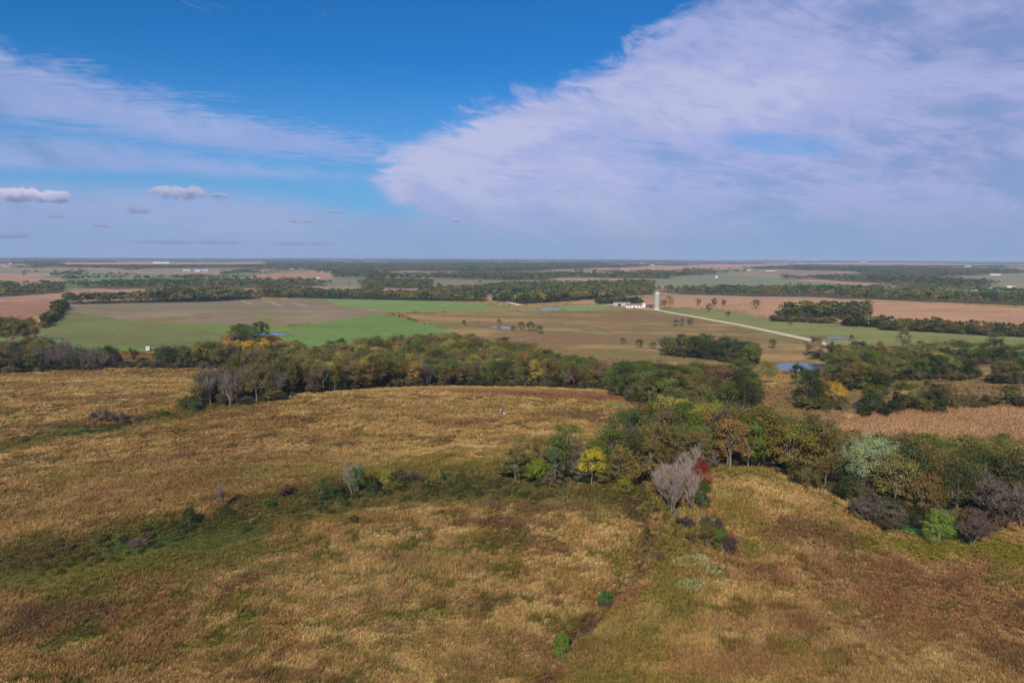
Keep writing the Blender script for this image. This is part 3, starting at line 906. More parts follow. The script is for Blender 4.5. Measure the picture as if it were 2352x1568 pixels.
def make_leafy(shape, seed, clumps=58, per=74, leaf=.026, sparse=1.0):
    rng = np.random.default_rng(seed)
    P = dict(round=(.40, .43, .56), tall=(.27, .45, .55), spread=(.48, .36, .62), shrub=(.62, .46, .50), cedar=(.24, .48, .52), hero=(.64, .45, .54))[shape]
    rx, rz, zc = P
    d = unit(rng.normal(size=(clumps, 3)))
    d[:, 2] = np.where(d[:, 2] < -.55, -d[:, 2], d[:, 2])
    d = unit(d)
    rr = rng.uniform(.45, 1, (clumps, 1)) ** .6 * (1 + .22 * np.sin(d[:, :1] * 3.1 + seed) * np.cos(d[:, 1:2] * 2.7 + seed * 1.7))
    if shape == 'spread':
        d[:, 2] = np.where(d[:, 2] < 0, d[:, 2] * .45, d[:, 2])
    cc = d * rr * np.array([rx, rx, rz])
    if shape == 'cedar':
        h = rng.uniform(0, 1, clumps) ** .8
        a = rng.uniform(0, 6.28, clumps)
        r = rx * (1 - h) * rng.uniform(.7, 1.05, clumps) + .02
        cc = np.stack([np.cos(a) * r, np.sin(a) * r, (h - .5) * .92], 1)
    cc[:, 2] += zc
    cr_ = rng.uniform(.075, .145, clumps) * (1.25 if shape in ('shrub', 'hero', 'spread') else 1.0) * (0.62 if shape == 'cedar' else 1)
    tint = np.stack([rng.uniform(.84, 1.16, clumps)] * 3, 1) * (1 + rng.normal(size=(clumps, 3)) * np.array([.07, .04, .05]))
    k = np.repeat(np.arange(clumps), per)
    n = len(k)
    u = unit(rng.normal(size=(n, 3)) + np.array([0, 0, .35]))
    cen = cc[k] + u * cr_[k][:, None] * rng.uniform(.35, 1.05, (n, 1)) * np.array([1.15, 1.15, .75])
    out = unit(cen - np.array([0, 0, zc - .15]))
    nrm = unit(u * .75 + out * .5 + rng.normal(size=(n, 3)) * .45)
    keep = (cen[:, 2] > .015) & (rng.uniform(size=n) < sparse)
    shade = tint[k] * rng.uniform(.82, 1.18, (n, 1)) * (1 + rng.normal(size=(n, 3)) * np.array([.08, .04, .06]))
    V, F, S = leaf_quads(cen[keep], nrm[keep], leaf, rng, shade[keep])
    crown = mesh('crown', V, F, M_LEAF, False, {'leaf': np.clip(S, .1, 2.2)})
    # trunk and limbs
    lean = rng.normal(size=2) * .03
    top = np.array([lean[0], lean[1], zc])
    paths = [(np.array([[0, 0, -.03], [lean[0] * .3, lean[1] * .3, .18], top * np.array([.8, .8, .75]), top]), np.array([.026, .02, .014, .007]))]
    if shape in ('shrub',):
        paths = []
    for q in rng.permutation(clumps)[:11 if shape != 'cedar' else 4]:
        z0 = rng.uniform(.18, .5) if shape != 'shrub' else 0.0
        s0 = top * min(z0 / zc, 1)
        mid = (s0 + cc[q]) / 2 + np.array([0, 0, .04])
        paths.append((np.array([s0, mid, cc[q]]), np.array([.012, .008, .003])))
    V, F = tubes(paths, 5)
    trunk = mesh('trunk', V, F, M_BARK, True)
    return trunk, crown


def make_bare(seed, leaves=0, spread=.36, twig=.0026, stems=2, rise=.34):
    rng = np.random.default_rng(seed)
    limbs, twigs, tips = [], [], []
    def grow(p, d, L, r, lvl):
        d = unit(d)
        bend = d + rng.normal(size=3) * .2 + np.array([0, 0, rise * .6])
        m_ = p + d * L * .5
        e = m_ + unit(bend) * L * .5
        (limbs if lvl < 2 else twigs).append((np.array([p, m_, e]), np.array([r, r * .8, r * .55])))
        if lvl >= 2:
            tips.append(e)
        if lvl == 4:
            return
        for _ in range([6, 5, 5, 3][lvl]):
            f = rng.uniform(.3, 1.0)
            q = p + (m_ - p) * min(f * 2, 1) if f < .5 else m_ + (e - m_) * (f - .5) * 2
            side = unit(rng.normal(size=3) * np.array([1, 1, .4]))
            nd = unit(unit(e - p) + side * .72 + np.array([0, 0, rise]))
            grow(q, nd, L * rng.uniform(.5, .76), max(r * .5, twig), lvl + 1)
    for k in range(stems):
        a = rng.uniform(0, 6.28)
        t = rng.uniform(.05, .3) if stems < 4 else rng.uniform(.3, 1.1)
        grow(np.array([math.cos(a) * .02, math.sin(a) * .02, -.02]), np.array([math.cos(a) * t, math.sin(a) * t, 1]), .42, .015 if stems < 4 else .011, 0)
    V, F = tubes(limbs, 5)
    zmax = max(t[2] for t in tips)
    rad = np.percentile([math.hypot(t[0], t[1]) for t in tips], 94)
    sc = np.array([spread / rad, spread / rad, 1 / zmax])
    trunk = mesh('trunk', V * sc, F, M_BARK, True)
    W, G = tubes(twigs, 3)
    W = W * sc
    S = np.repeat(np.repeat(rng.uniform(.65, 1.25, (len(twigs), 1)), 3, 1), 9, axis=0)
    faces = [G]
    if leaves:
        T = np.array(tips) * sc
        T = T[rng.permutation(len(T))[:leaves]]
        k = np.repeat(np.arange(len(T)), 5)
        cen = T[k] + rng.normal(size=(len(k), 3)) * .03
        nrm = unit(rng.normal(size=(len(k), 3)) + np.array([0, 0, .5]))
        lv = np.array([1.25, 1.1, .6]) * rng.uniform(.7, 1.2, (len(k), 1))
        V2, F2, S2 = leaf_quads(cen, nrm, .034, rng, lv)
        faces = [G, F2 + len(W)]
        W, S = np.concatenate([W, V2]), np.concatenate([S, S2])
    crown = mesh('crown', W, faces, M_LEAF, False, {'leaf': np.clip(S, .1, 2.2)})
    return trunk, crown


PROTO = {
    'round': [make_leafy('round', s) for s in (1, 2, 3, 4)],
    'tall': [make_leafy('tall', s, 50, 70) for s in (11, 12)],
    'spread': [make_leafy('spread', s, 60, 66, .025, .85) for s in (21, 22, 23)],
    'shrub': [make_leafy('shrub', s, 40, 60, .048) for s in (31, 32, 33)],
    'dense': [make_leafy('shrub', s, 90, 60, .034) for s in (35, 36)],
    'cedar': [make_leafy('cedar', s, 60, 30, .035) for s in (41,)],
    'hero': [make_leafy('hero', 51, 190, 90, .02)],
    'bare': [make_bare(s) for s in (61, 62, 63, 64)],
    'wide': [make_bare(s, 0, .6, .0045, 4, .2) for s in (71, 72)],
    'thin': [make_bare(s, 300, .38, .0028, 1) for s in (81, 82, 83)],
}
LEAF_K = 1.3


def tree_color(kind, rng, jitter=.16):
    base = KINDS[kind][1] * LEAF_K if isinstance(kind, str) else np.asarray(kind) * LEAF_K
    f = 1 + rng.normal() * jitter
    c = base * f * (1 + rng.normal(size=3) * np.array([.10, .05, .08]))
    return tuple(np.clip(c, .004, .9)) + (1.0,)


def plant(name, cat, label, shape, x, y, h, color, group=None, wide=1.0, rng=RNG, pick=None):
    """one tree or shrub: an Empty at its foot with its trunk and crown"""
    z = float(height(np.array([x]), np.array([y]))[0])
    o = link(name, None, loc=(x, y, z), label=label, category=cat)
    if group:
        o['group'] = group
    o.empty_display_size = .1
    o.rotation_euler = (rng.normal() * .03, rng.normal() * .03, rng.uniform(0, 6.28))
    w = h * wide
    o.scale = (w * rng.uniform(.92, 1.08), w * rng.uniform(.92, 1.08), h)
    T, Cr = PROTO[shape][int(rng.integers(len(PROTO[shape]))) if pick is None else pick]
    t = link('trunk', T, o)
    c = link('crown', Cr, o)
    c.color = color
    return o


# ------------------------------------------------------------------ single trees and shrubs, one by one
CLEAR = []


def keep_clear(x, y, r, ahead):
    """no wood trees right beside this thing, nor close in front of it"""
    d = math.hypot(x, y)
    CLEAR.append((x, y, x - x / d * ahead, y - y / d * ahead, r))


def single(X, Y, hpx, shape, col, label, name='shrub', cat='shrub', wide=1.0, k=1.0, pick=None):
    x, y, z = place(X, Y)
    d = math.sqrt(x * x + y * y + (CAM_H - z) ** 2)
    h = hpx / FPX * d
    c = KINDS[col][1] if isinstance(col, str) else C(*col)
    if shape == 'shrub' and d < 260:
        shape = 'dense'
    if name != 'shrub':
        keep_clear(x, y, h * wide * .3 + .8, h * (1.5 if shape == 'hero' else .45))
    plant(name, cat, label, shape, x, y, h, tuple(np.clip(c * LEAF_K * k, 0, .9)) + (1.0,), wide=wide, pick=pick)


T_, B_ = dict(name='tree', cat='tree'), dict(name='bare_tree', cat='bare tree')
single(1980, 1124, 112, 'hero', (122, 132, 92), 'broad pale sage tree standing out of the brown wood at right', wide=.95, **T_)
single(2197, 1125, 66, 'tall', (168, 168, 122), 'small cream-tipped pale tree in the wood right of the sage tree', wide=1.1, **T_)
single(1547, 1012, 104, 'round', 'yellow', 'tall yellow-green tree at the bottom corner of the tan ridge', wide=1.05, **T_)
single(1358, 1113, 84, 'round', (156, 138, 44), 'bright yellow tree in the grove beside the bare trees', wide=.95, **T_)
single(1185, 1108, 72, 'round', 'olive', 'olive tree at the left end of the grove with pale trunks', wide=.9, **T_)
single(1275, 1008 + 104, 90, 'tall', (70, 84, 50), 'dark green tree behind the middle of the grove', wide=.8, **T_)
single(1238, 1110, 56, 'shrub', (104, 112, 36), 'low lime-green tree at the front of the grove', wide=1.0, **T_)
single(1437, 1134, 42, 'shrub', (112, 108, 36), 'lime-tinted bush in front of the right end of the grove', wide=.75)
single(1915, 940, 58, 'spread', 'gold', 'golden yellow spreading tree beside the small pond', wide=.85, **T_)
single(1893, 944, 34, 'shrub', (78, 80, 34), 'dark bush in front of the golden tree', wide=.8)
single(1935, 946, 34, 'shrub', (70, 76, 36), 'dark rounded bush between the golden tree and the pond', wide=.6)
single(2000, 948, 44, 'round', (52, 66, 34), 'dark round tree on the right bank of the small pond', **T_)
single(1998, 908, 26, 'shrub', (52, 64, 38), 'dark bush on the grass behind the small pond', wide=.8)
single(2150, 1254, 74, 'shrub', (108, 122, 48), 'bright green round bush on the green patch at right', wide=.62, k=.85)
single(2228, 1254, 74, 'wide', (100, 84, 72), 'leafless brown bush right of the bright green bush', name='bare_shrub', wide=1.1)
single(2056, 1228, 48, 'wide', (92, 84, 60), 'small dark leafless bush left of the bright green bush', name='bare_shrub', wide=1.0)
single(2292, 1212, 112, 'wide', 'mauve', 'wide leafless mauve tree at the right edge', wide=1.05, **B_)
single(2350, 1215, 90, 'bare', 'bare', 'leafless grey tree cut by the right edge', wide=1.2, **B_)
single(1985, 1205, 60, 'wide', 'mauve', 'leafless bush at the foot of the right wood', name='bare_shrub', wide=.95)
for i, (X, Y, h, w, lab) in enumerate(((1548, 1196, 146, .68, 'tallest pale leafless tree at the front of the gully'), (1592, 1182, 122, .7, 'pale leafless tree on the right of the gully group'), (1516, 1150, 100, .8, 'grey leafless tree at the left of the gully group'),
                                       (1568, 1128, 110, .8, 'grey leafless tree at the back of the gully group'), (1535, 1172, 96, .9, 'short leafless tree among the gully group'))):
    single(X, Y, h, 'bare', (152, 136, 124), lab, wide=w, **B_)
single(1607, 1140, 84, 'tall', (112, 40, 34), 'dark red tree behind the pale leafless gully trees', wide=.9, **T_)
single(1612, 1180, 76, 'tall', (58, 72, 34), 'narrow dark green tree right of the pale gully trees', wide=.8, **T_)
single(1655, 1276, 62, 'round', (74, 92, 32), 'green-leaved small tree by the gully with dark lower branches', wide=.8, **T_)
single(1668, 1281, 66, 'bare', (92, 78, 72), 'small leafless tree with a pale stem beside the gully', wide=1.0, **B_)
single(1676, 1262, 36, 'shrub', (168, 66, 48), 'red-leaved bush beside the small green gully tree', wide=.6)
single(1622, 1255, 58, 'thin', (84, 84, 52), 'grey-green leggy shrub left of the small green tree', wide=.9)
single(1592, 1262, 44, 'thin', (88, 82, 56), 'dull olive leggy shrub above the pale grass patch', wide=1.0)
single(1636, 1222, 42, 'wide', (84, 76, 70), 'dark leafless bush on the right bank of the gully', name='bare_shrub', wide=1.0)
single(1648, 1214, 26, 'cedar', (52, 58, 36), 'tiny dark cedar on the right bank of the gully', name='cedar', cat='tree', wide=.9)
single(1572, 1214, 34, 'wide', (96, 78, 76), 'purplish leafless bush in the gully', name='bare_shrub', wide=1.1)
single(1518, 1290, 20, 'shrub', (94, 74, 56), 'low brown bush on the green strip beside the track', wide=.9)
single(1387, 1396, 44, 'shrub', (66, 96, 44), 'small bush with green leaves beside the track', wide=.62)
single(1392, 1400, 26, 'wide', (104, 74, 72), 'low purplish twigs below the small green bush', name='bare_shrub', wide=1.1)
single(1289, 1516, 62, 'shrub', (88, 108, 42), 'bright green oval shrub nearest the camera beside the track', wide=.5)
single(1322, 1446, 28, 'shrub', (92, 84, 34), 'low dark olive bush on the track bank', wide=.9)
# shrubs along the two swales
single(415, 947, 30, 'shrub', (68, 82, 32), 'round green bush at the left end of the middle wood', wide=.55)
single(444, 951, 28, 'shrub', (64, 80, 30), 'right hand one of two round green bushes by the middle wood', wide=.62)
single(232, 974, 34, 'wide', 'mauve', 'leafless mauve bush on the upper swale', name='bare_shrub', wide=1.0)
single(271, 973, 28, 'wide', 'bare', 'smaller leafless bush beside the mauve one on the upper swale', name='bare_shrub', wide=.9)
single(291, 977, 13, 'shrub', (62, 62, 36), 'low dark bush on the upper swale', wide=1.0)
single(318, 970, 14, 'shrub', (84, 78, 66), 'flat grey bush at the end of the upper swale', wide=1.3)
single(56, 1018, 13, 'shrub', (76, 68, 56), 'small grey-brown bush at the left end of the upper swale', wide=1.2)
single(375, 956, 12, 'shrub', (64, 84, 36), 'low green bush below the two round bushes', wide=1.4)
single(515, 1170, 62, 'bare', (128, 108, 96), 'pale pinkish leafless tree standing in the lower swale', wide=.75, **B_)
single(436, 1212, 42, 'shrub', (50, 56, 30), 'dark bush with a black shadow side in the lower swale', wide=.6)
single(812, 1139, 82, 'bare', (132, 128, 104), 'pale forked leafless tree in the lower swale shrubs', wide=.9, **B_)
single(822, 1136, 66, 'shrub', (78, 92, 52), 'grey-green bush behind the pale forked tree', wide=.5)
single(856, 1137, 46, 'shrub', (52, 60, 34), 'dark bush right of the pale forked tree', wide=.6)
single(889, 1123, 50, 'tall', (116, 116, 44), 'narrow yellow-green tree in the lower swale', wide=1.0, **T_)
single(946, 1118, 42, 'wide', 'mauve', 'leafless brown bush in the lower swale right of the yellow-green tree', name='bare_shrub', wide=.85)
single(914, 1118, 34, 'shrub', (70, 70, 40), 'dark low bush beside the leafless brown bush', wide=.8)
single(1016, 1111, 27, 'cedar', (56, 72, 40), 'small dark cedar in the swale', name='cedar', cat='tree', wide=1.3)
single(1060, 1110, 18, 'shrub', (84, 76, 48), 'low brown bush right of the small cedar', wide=1.2)
single(1100, 1108, 16, 'shrub', (72, 76, 40), 'low green bush between the cedar and the grove', wide=1.2)
single(738, 1156, 54, 'cedar', (62, 80, 38), 'slim dark green cedar left of the pale forked tree', name='cedar', cat='tree', wide=.9)
single(768, 1148, 36, 'shrub', (60, 68, 36), 'dark bush between the cedar and the pale forked tree', wide=.9)
single(652, 1146, 36, 'wide', (116, 80, 68), 'reddish leafless bush in the lower swale', name='bare_shrub', wide=.8)
single(623, 1167, 18, 'shrub', (56, 74, 34), 'low green bush left of the reddish bush', wide=1.2)
single(690, 1160, 16, 'shrub', (92, 92, 44), 'low yellowish bush below the reddish bush', wide=1.3)
single(558, 1226, 24, 'shrub', (66, 76, 36), 'green bush on the near bank of the lower swale', wide=.9)
single(577, 1210, 22, 'bare', (124, 116, 104), 'small white dead bush on the near bank of the lower swale', name='bare_shrub', wide=.9)
single(618, 1194, 18, 'bare', (130, 124, 114), 'tiny white dead bush in the lower swale', name='bare_shrub', wide=.9)
single(520, 1186, 20, 'shrub', (54, 66, 32), 'dark bush under the pale pinkish tree', wide=1.4)
single(160, 1266, 22, 'bare', (112, 106, 78), 'pale dry bush in the green bottom at left', name='bare_shrub', wide=1.2)
single(320, 1262, 24, 'wide', (112, 94, 84), 'brown dry bush in the green bottom at left', name='bare_shrub', wide=1.2)
# around the middle distance
single(1066, 747, 13, 'shrub', (44, 62, 34), 'lone dark bush left of the pale pond', wide=.62)
single(1146, 743, 11, 'shrub', (70, 72, 44), 'small bush behind the pale pond', wide=.8)
for X, Y, h, w, lab in ((1178, 759, 12, .9, 'low bush touching the right end of the pale pond'), (1197, 757, 20, .8, 'pale olive bush right of the pale pond'), (1219, 761, 24, .85, 'largest bush of the row right of the pale pond'), (1238, 766, 20, .85, 'last bush of the row right of the pale pond')):
    single(X, Y, h, 'shrub', (78, 80, 46), lab, wide=w * .85)
single(1560, 749, 24, 'wide', (122, 112, 110), 'pale leafless clump just below the road', name='bare_shrub', wide=.95)
single(1585, 746, 15, 'shrub', (74, 78, 48), 'low bush beside the pale leafless clump', wide=.8)
single(1536, 709, 30, 'round', (138, 106, 44), 'orange-brown tree right of the silo', wide=.9, **T_)
single(1522, 710, 22, 'round', (92, 82, 48), 'brown tree between the silo and the orange tree', wide=.8, **T_)
for X, Y, h, c, lab in ((1603, 702, 15, (78, 74, 42), 'lone tree on the tan field edge right of the silo'), (1640, 704, 18, (82, 66, 48), 'reddish tree on the tan field edge right of the silo'), (1628, 716, 18, (88, 78, 60), 'greyish tree below the reddish tree'), (1735, 709, 20, (80, 76, 44), 'ragged tree on the near edge of the tan field'),
                        (1672, 727, 12, (66, 66, 38), 'bush on the pasture above the road'), (1662, 703, 14, (72, 72, 44), 'small bush on the tan field edge'), (1815, 748, 10, (84, 72, 44), 'small brown bush on the green pasture'), (1955, 782, 12, (44, 62, 34), 'dark bush at the right end of the pasture pond'), (1776, 800, 20, (62, 70, 38), 'bushy tree on the brown field below the road')):
    single(X, Y, h * 1.05, 'shrub', c, lab, wide=.7)
for X, Y, h, c, lab in ((1431, 789, 14, (72, 70, 42), 'dark bush at the left end of the row on the brown field'), (1468, 797, 19, (62, 66, 36), 'second bush of the row on the brown field'), (1500, 802, 19, (84, 80, 52), 'greyish bush of the row on the brown field'), (1256, 836, 10, (56, 70, 38), 'small dark tree just above the middle wood')):
    single(X, Y, h, 'shrub', c, lab, wide=.75)
single(2072, 808, 50, 'round', (92, 96, 62), 'tall grey-green tree standing over the wood behind the pond', wide=.75, **T_)
single(2280, 812, 44, 'round', (78, 84, 52), 'tall dull green tree near the right edge behind the pond', wide=.8, **T_)
single(1763, 882, 52, 'round', (104, 106, 40), 'yellow-green tree left of the blue pond', wide=.85, **T_)
single(1830, 884, 50, 'shrub', (44, 54, 28), 'very dark round tree in front of the blue pond', wide=.55, **T_)
single(1722, 890, 36, 'shrub', (86, 106, 38), 'bright green tree at the corner of the dark wood', wide=.6, **T_)
single(760, 815, 34, 'tall', (66, 78, 40), 'tall dark tree standing above the low wood by the green field', wide=1.0, **T_)
single(545, 790, 42, 'round', (84, 88, 40), 'large green tree beside the field pond', wide=.9, **T_)

# ------------------------------------------------------------------ buildings and other built things
class Part:
    """collects boxes, lathes and prisms into one mesh"""
    def __init__(s):
        s.V, s.F4, s.F3, s.FN, s.n = [], [], [], [], 0

    def add(s, V, F):
        for f in F:
            s.FN.append([i + s.n for i in f])
        s.V += [tuple(v) for v in V]
        s.n += len(V)
        return s

    def box(s, x0, x1, y0, y1, z0, z1):
        V = [(x, y, z) for z in (z0, z1) for x, y in ((x0, y0), (x1, y0), (x1, y1), (x0, y1))]
        return s.add(V, [(0, 3, 2, 1), (4, 5, 6, 7), (0, 1, 5, 4), (1, 2, 6, 5), (2, 3, 7, 6), (3, 0, 4, 7)])

    def lathe(s, prof, n=28, cx=0, cy=0):
        V = [(cx + r * math.cos(2 * math.pi * k / n), cy + r * math.sin(2 * math.pi * k / n), z) for r, z in prof for k in range(n)]
        F = [(i * n + k, i * n + (k + 1) % n, (i + 1) * n + (k + 1) % n, (i + 1) * n + k) for i in range(len(prof) - 1) for k in range(n)]
        F += [tuple(reversed(range(n))), tuple((len(prof) - 1) * n + k for k in range(n))]
        return s.add(V, F)

    def bar(s, p, q, r, n=6):
        V, F = tubes([(np.array([p, q], float), np.array([r, r]))], n)
        return s.add(V.tolist(), F.tolist())

    def build(s, name, mat, parent, smooth=False):
        me = bpy.data.meshes.new(name)
        me.from_pydata(s.V, [], s.FN)
        if smooth:
            me.polygons.foreach_set('use_smooth', np.ones(len(me.polygons), bool))
            me.set_sharp_from_angle(angle=math.radians(40))
        me.materials.append(mat)
        return link(name, me, parent)


MATS = {k: mat_plain(k + '_surface', C(*c), r, .3, .18, .8) for k, c, r in (
    ('white', (206, 204, 200), .6), ('hazed_white', (196, 196, 196), .6), ('cream', (172, 164, 144), .7), ('grey_metal', (158, 160, 164), .45), ('red_barn', (140, 58, 50), .8), ('brown_roof', (128, 100, 92), .85),
    ('dark', (42, 42, 44), .5), ('concrete', (150, 144, 134), .9), ('pale_dome', (160, 168, 176), .4), ('wood', (122, 104, 86), .9), ('white_roof', (220, 222, 226), .5), ('tank_green', (120, 128, 112), .6), ('galvanised', (126, 124, 118), .5))}
GH = lambda x, y: float(height(np.array([x]), np.array([y]))[0])


def house(X, Y, L, W, H, rise, yaw, wall, roof, label, cat='barn', name='barn', openings=()):
    """gabled building: walls and roof; yaw turns the long side"""
    x, y, z = place(X, Y)
    o = link(name, None, loc=(x, y, z), label=label, category=cat)
    o.empty_display_size = .1
    o.rotation_euler = (0, 0, yaw)
    l, w = L / 2, W / 2
    p = Part()
    p.add([(-l, -w, -1.5), (l, -w, -1.5), (l, w, -1.5), (-l, w, -1.5), (-l, -w, H), (l, -w, H), (l, w, H), (-l, w, H), (-l, 0, H + rise), (l, 0, H + rise)],
          [(0, 1, 5, 4), (1, 2, 6, 9, 5), (2, 3, 7, 6), (3, 0, 4, 8, 7), (0, 3, 2, 1)])
    p.build('wall', MATS[wall], o)
    r = Part()
    e, t = .5, .22
    s = rise / w
    for sg in (-1, 1):
        yo, zo = sg * (w + e), H - e * s
        V = [(-l - e, yo, zo + .03), (l + e, yo, zo + .03), (l + e, 0, H + rise + .03), (-l - e, 0, H + rise + .03)]
        V += [(a, b, c + t) for a, b, c in V]
        r.add(V, [(0, 3, 2, 1), (4, 5, 6, 7), (0, 1, 5, 4), (1, 2, 6, 5), (2, 3, 7, 6), (3, 0, 4, 7)])
    r.build('roof', MATS[roof], o)
    for kind, a, z0, ww, hh in openings:       # on the near long side
        q = Part().box(a - ww / 2, a + ww / 2, -w - .06, -w + .05, z0, z0 + hh)
        q.build(kind, MATS['dark'], o)
    return o


# silo
x, y, z = place(1509, 711)
silo = link('silo', None, loc=(x, y, z), label='tall pale concrete silo with domed metal cap by the road', category='silo')
silo.empty_display_size = .1
dist = math.hypot(x, y)
SH, SR = 40.5 / FPX * dist, 5.3 / FPX * dist
b = Part()
prof = [(SR, -1.0)]
nz = 22
for k in range(nz):
    z0, z1 = SH * .86 * k / nz, SH * .86 * (k + 1) / nz
    prof += [(SR, z0 + .05), (SR, z1 - .16), (SR + .05, z1 - .14), (SR + .05, z1 - .02)]
b.lathe(prof, 32).build('barrel', MATS['concrete'], silo, True)
b = Part().lathe([(SR * 1.05, SH * .86)] + [(SR * 1.05 * math.cos(a), SH * .86 + (SH * .14) * math.sin(a)) for a in np.linspace(.05, 1.5, 9)] + [(.12, SH * 1.0), (.12, SH * 1.015)], 32)
b.build('dome_cap', MATS['pale_dome'], silo, True)
Part().lathe([(SR + .35, -1.2), (SR + .35, .9), (SR + .06, 1.0)], 32).build('base_ring', MATS['white'], silo, True)
b = Part().box(-.55, .55, SR - .1, SR + .75, 1.2, SH * .86)
b.build('chute', MATS['concrete'], silo).rotation_euler = (0, 0, 1.9)

# farmstead by the lane
house(1456, 706.5, 18, 8, 3.2, 1.5, -.12, 'white', 'brown_roof', 'white farm building with brownish roof beside the gravel road', 'farmhouse', 'farmhouse',
      [('window', -7, 1.2, 1.2, 1.3), ('window', -4, 1.2, 1.2, 1.3), ('door', 0, 0, 1.2, 2.2), ('window', 4, 1.2, 1.2, 1.3), ('window', 7, 1.2, 1.2, 1.3)])
house(1476, 705.5, 10, 8, 3.2, 1.5, 1.2, 'white', 'white_roof', 'small white shed at the right end of the white farm building', 'shed', 'shed', [('door', 0, 0, 2.6, 2.6)])
house(1490, 705, 12, 7, 2.8, 1.2, -.1, 'red_barn', 'brown_roof', 'low reddish shed between the white shed and the silo', 'shed', 'shed', [('door', 2, 0, 3, 2.3)])
house(1428, 701.5, 20, 8, 2.6, .9, -.08, 'grey_metal', 'grey_metal', 'low grey metal shed at the left of the white farm building', 'shed', 'shed', [('door', -3, 0, 4, 2.2)])

# white hunting blind on the field edge
x, y, z = place(341, 806.5)
keep_clear(x, y, 5, 62)
bl = link('hunting_blind', None, loc=(x, y, z), label='small white hunting blind with a dark window on the edge of the green field', category='hunting blind')
bl.empty_display_size = .1
bl.rotation_euler = (0, 0, math.radians(8))
Part().box(-1.05, 1.05, -1.1, 1.1, .75, 2.75).build('cabin', MATS['white'], bl)
Part().box(-1.25, 1.25, -1.3, 1.3, 2.75, 2.92).build('roof', MATS['white_roof'], bl)
Part().box(-.5, .25, -1.14, -1.0, 1.75, 2.35).build('window', MATS['dark'], bl)
Part().box(1.0, 1.09, -.95, .95, .85, 2.6).build('door', MATS['dark'], bl)  # dark sheet over the right face, its shade put into the colour
for sx in (-.95, .95):
    for sy in (-1, 1):
        Part().box(sx - .07, sx + .07, sy - .07, sy + .07, -.3, .75).build('leg', MATS['wood'], bl)

# game feeder on the tan ridge
x, y, z = place(1150.5, 954)
fd = link('game_feeder', None, loc=(x, y, z), label='grey barrel game feeder on legs standing in the tan grass', category='game feeder')
fd.empty_display_size = .1
Part().lathe([(.08, .62), (.5, 1.05), (.52, 1.9), (.46, 2.02), (.15, 2.2)], 20).build('barrel', MATS['galvanised'], fd, True)
Part().lathe([(.535, 1.38), (.55, 1.4), (.55, 1.56), (.535, 1.58)], 20).build('band', MATS['dark'], fd, True)
for k in range(3):
    a = k * 2.094 + .4
    Part().bar((.42 * math.cos(a), .42 * math.sin(a), 1.5), (.8 * math.cos(a), .8 * math.sin(a), -.2), .05).build('leg', MATS['galvanised'], fd)
x, y, z = place(1156, 955)
tb = link('feed_tub', None, loc=(x + .3, y, z), label='pale tub on short legs beside the game feeder', category='tub')
tb.empty_display_size = .1
Part().lathe([(.36, .5), (.42, 1.1), (.4, 1.15)], 18).build('bin', MATS['cream'], tb, True)
for k in range(4):
    a = k * 1.571 + .4
    Part().bar((.3 * math.cos(a), .3 * math.sin(a), .55), (.36 * math.cos(a), .36 * math.sin(a), -.2), .04).build('leg', MATS['wood'], tb)


# utility poles along the road
def pole(X, Y, h, lab):
    x, y, z = place(X, Y)
    o = link('utility_pole', None, loc=(x, y, z), label=lab, category='utility pole', group='utility poles along the gravel road')
    o.empty_display_size = .1
    Part().bar((0, 0, -.5), (0, 0, h), .16).build('post', MATS['wood'], o)
    Part().box(-1.2, 1.2, -.06, .06, h - .75, h - .6).build('crossarm', MATS['wood'], o)


for X, Y, h, lab in ((1416, 700, 10, 'thin utility pole left of the white farm building'), (1441, 700, 10, 'thin utility pole behind the grey farm shed'), (1600, 725, 10, 'thin utility pole beside the road right of the silo'),
                     (1741, 748, 10, 'thin utility pole above the middle of the road'), (1903, 783, 10, 'thin utility pole beside the pasture pond')):
    pole(X, Y, h, lab)

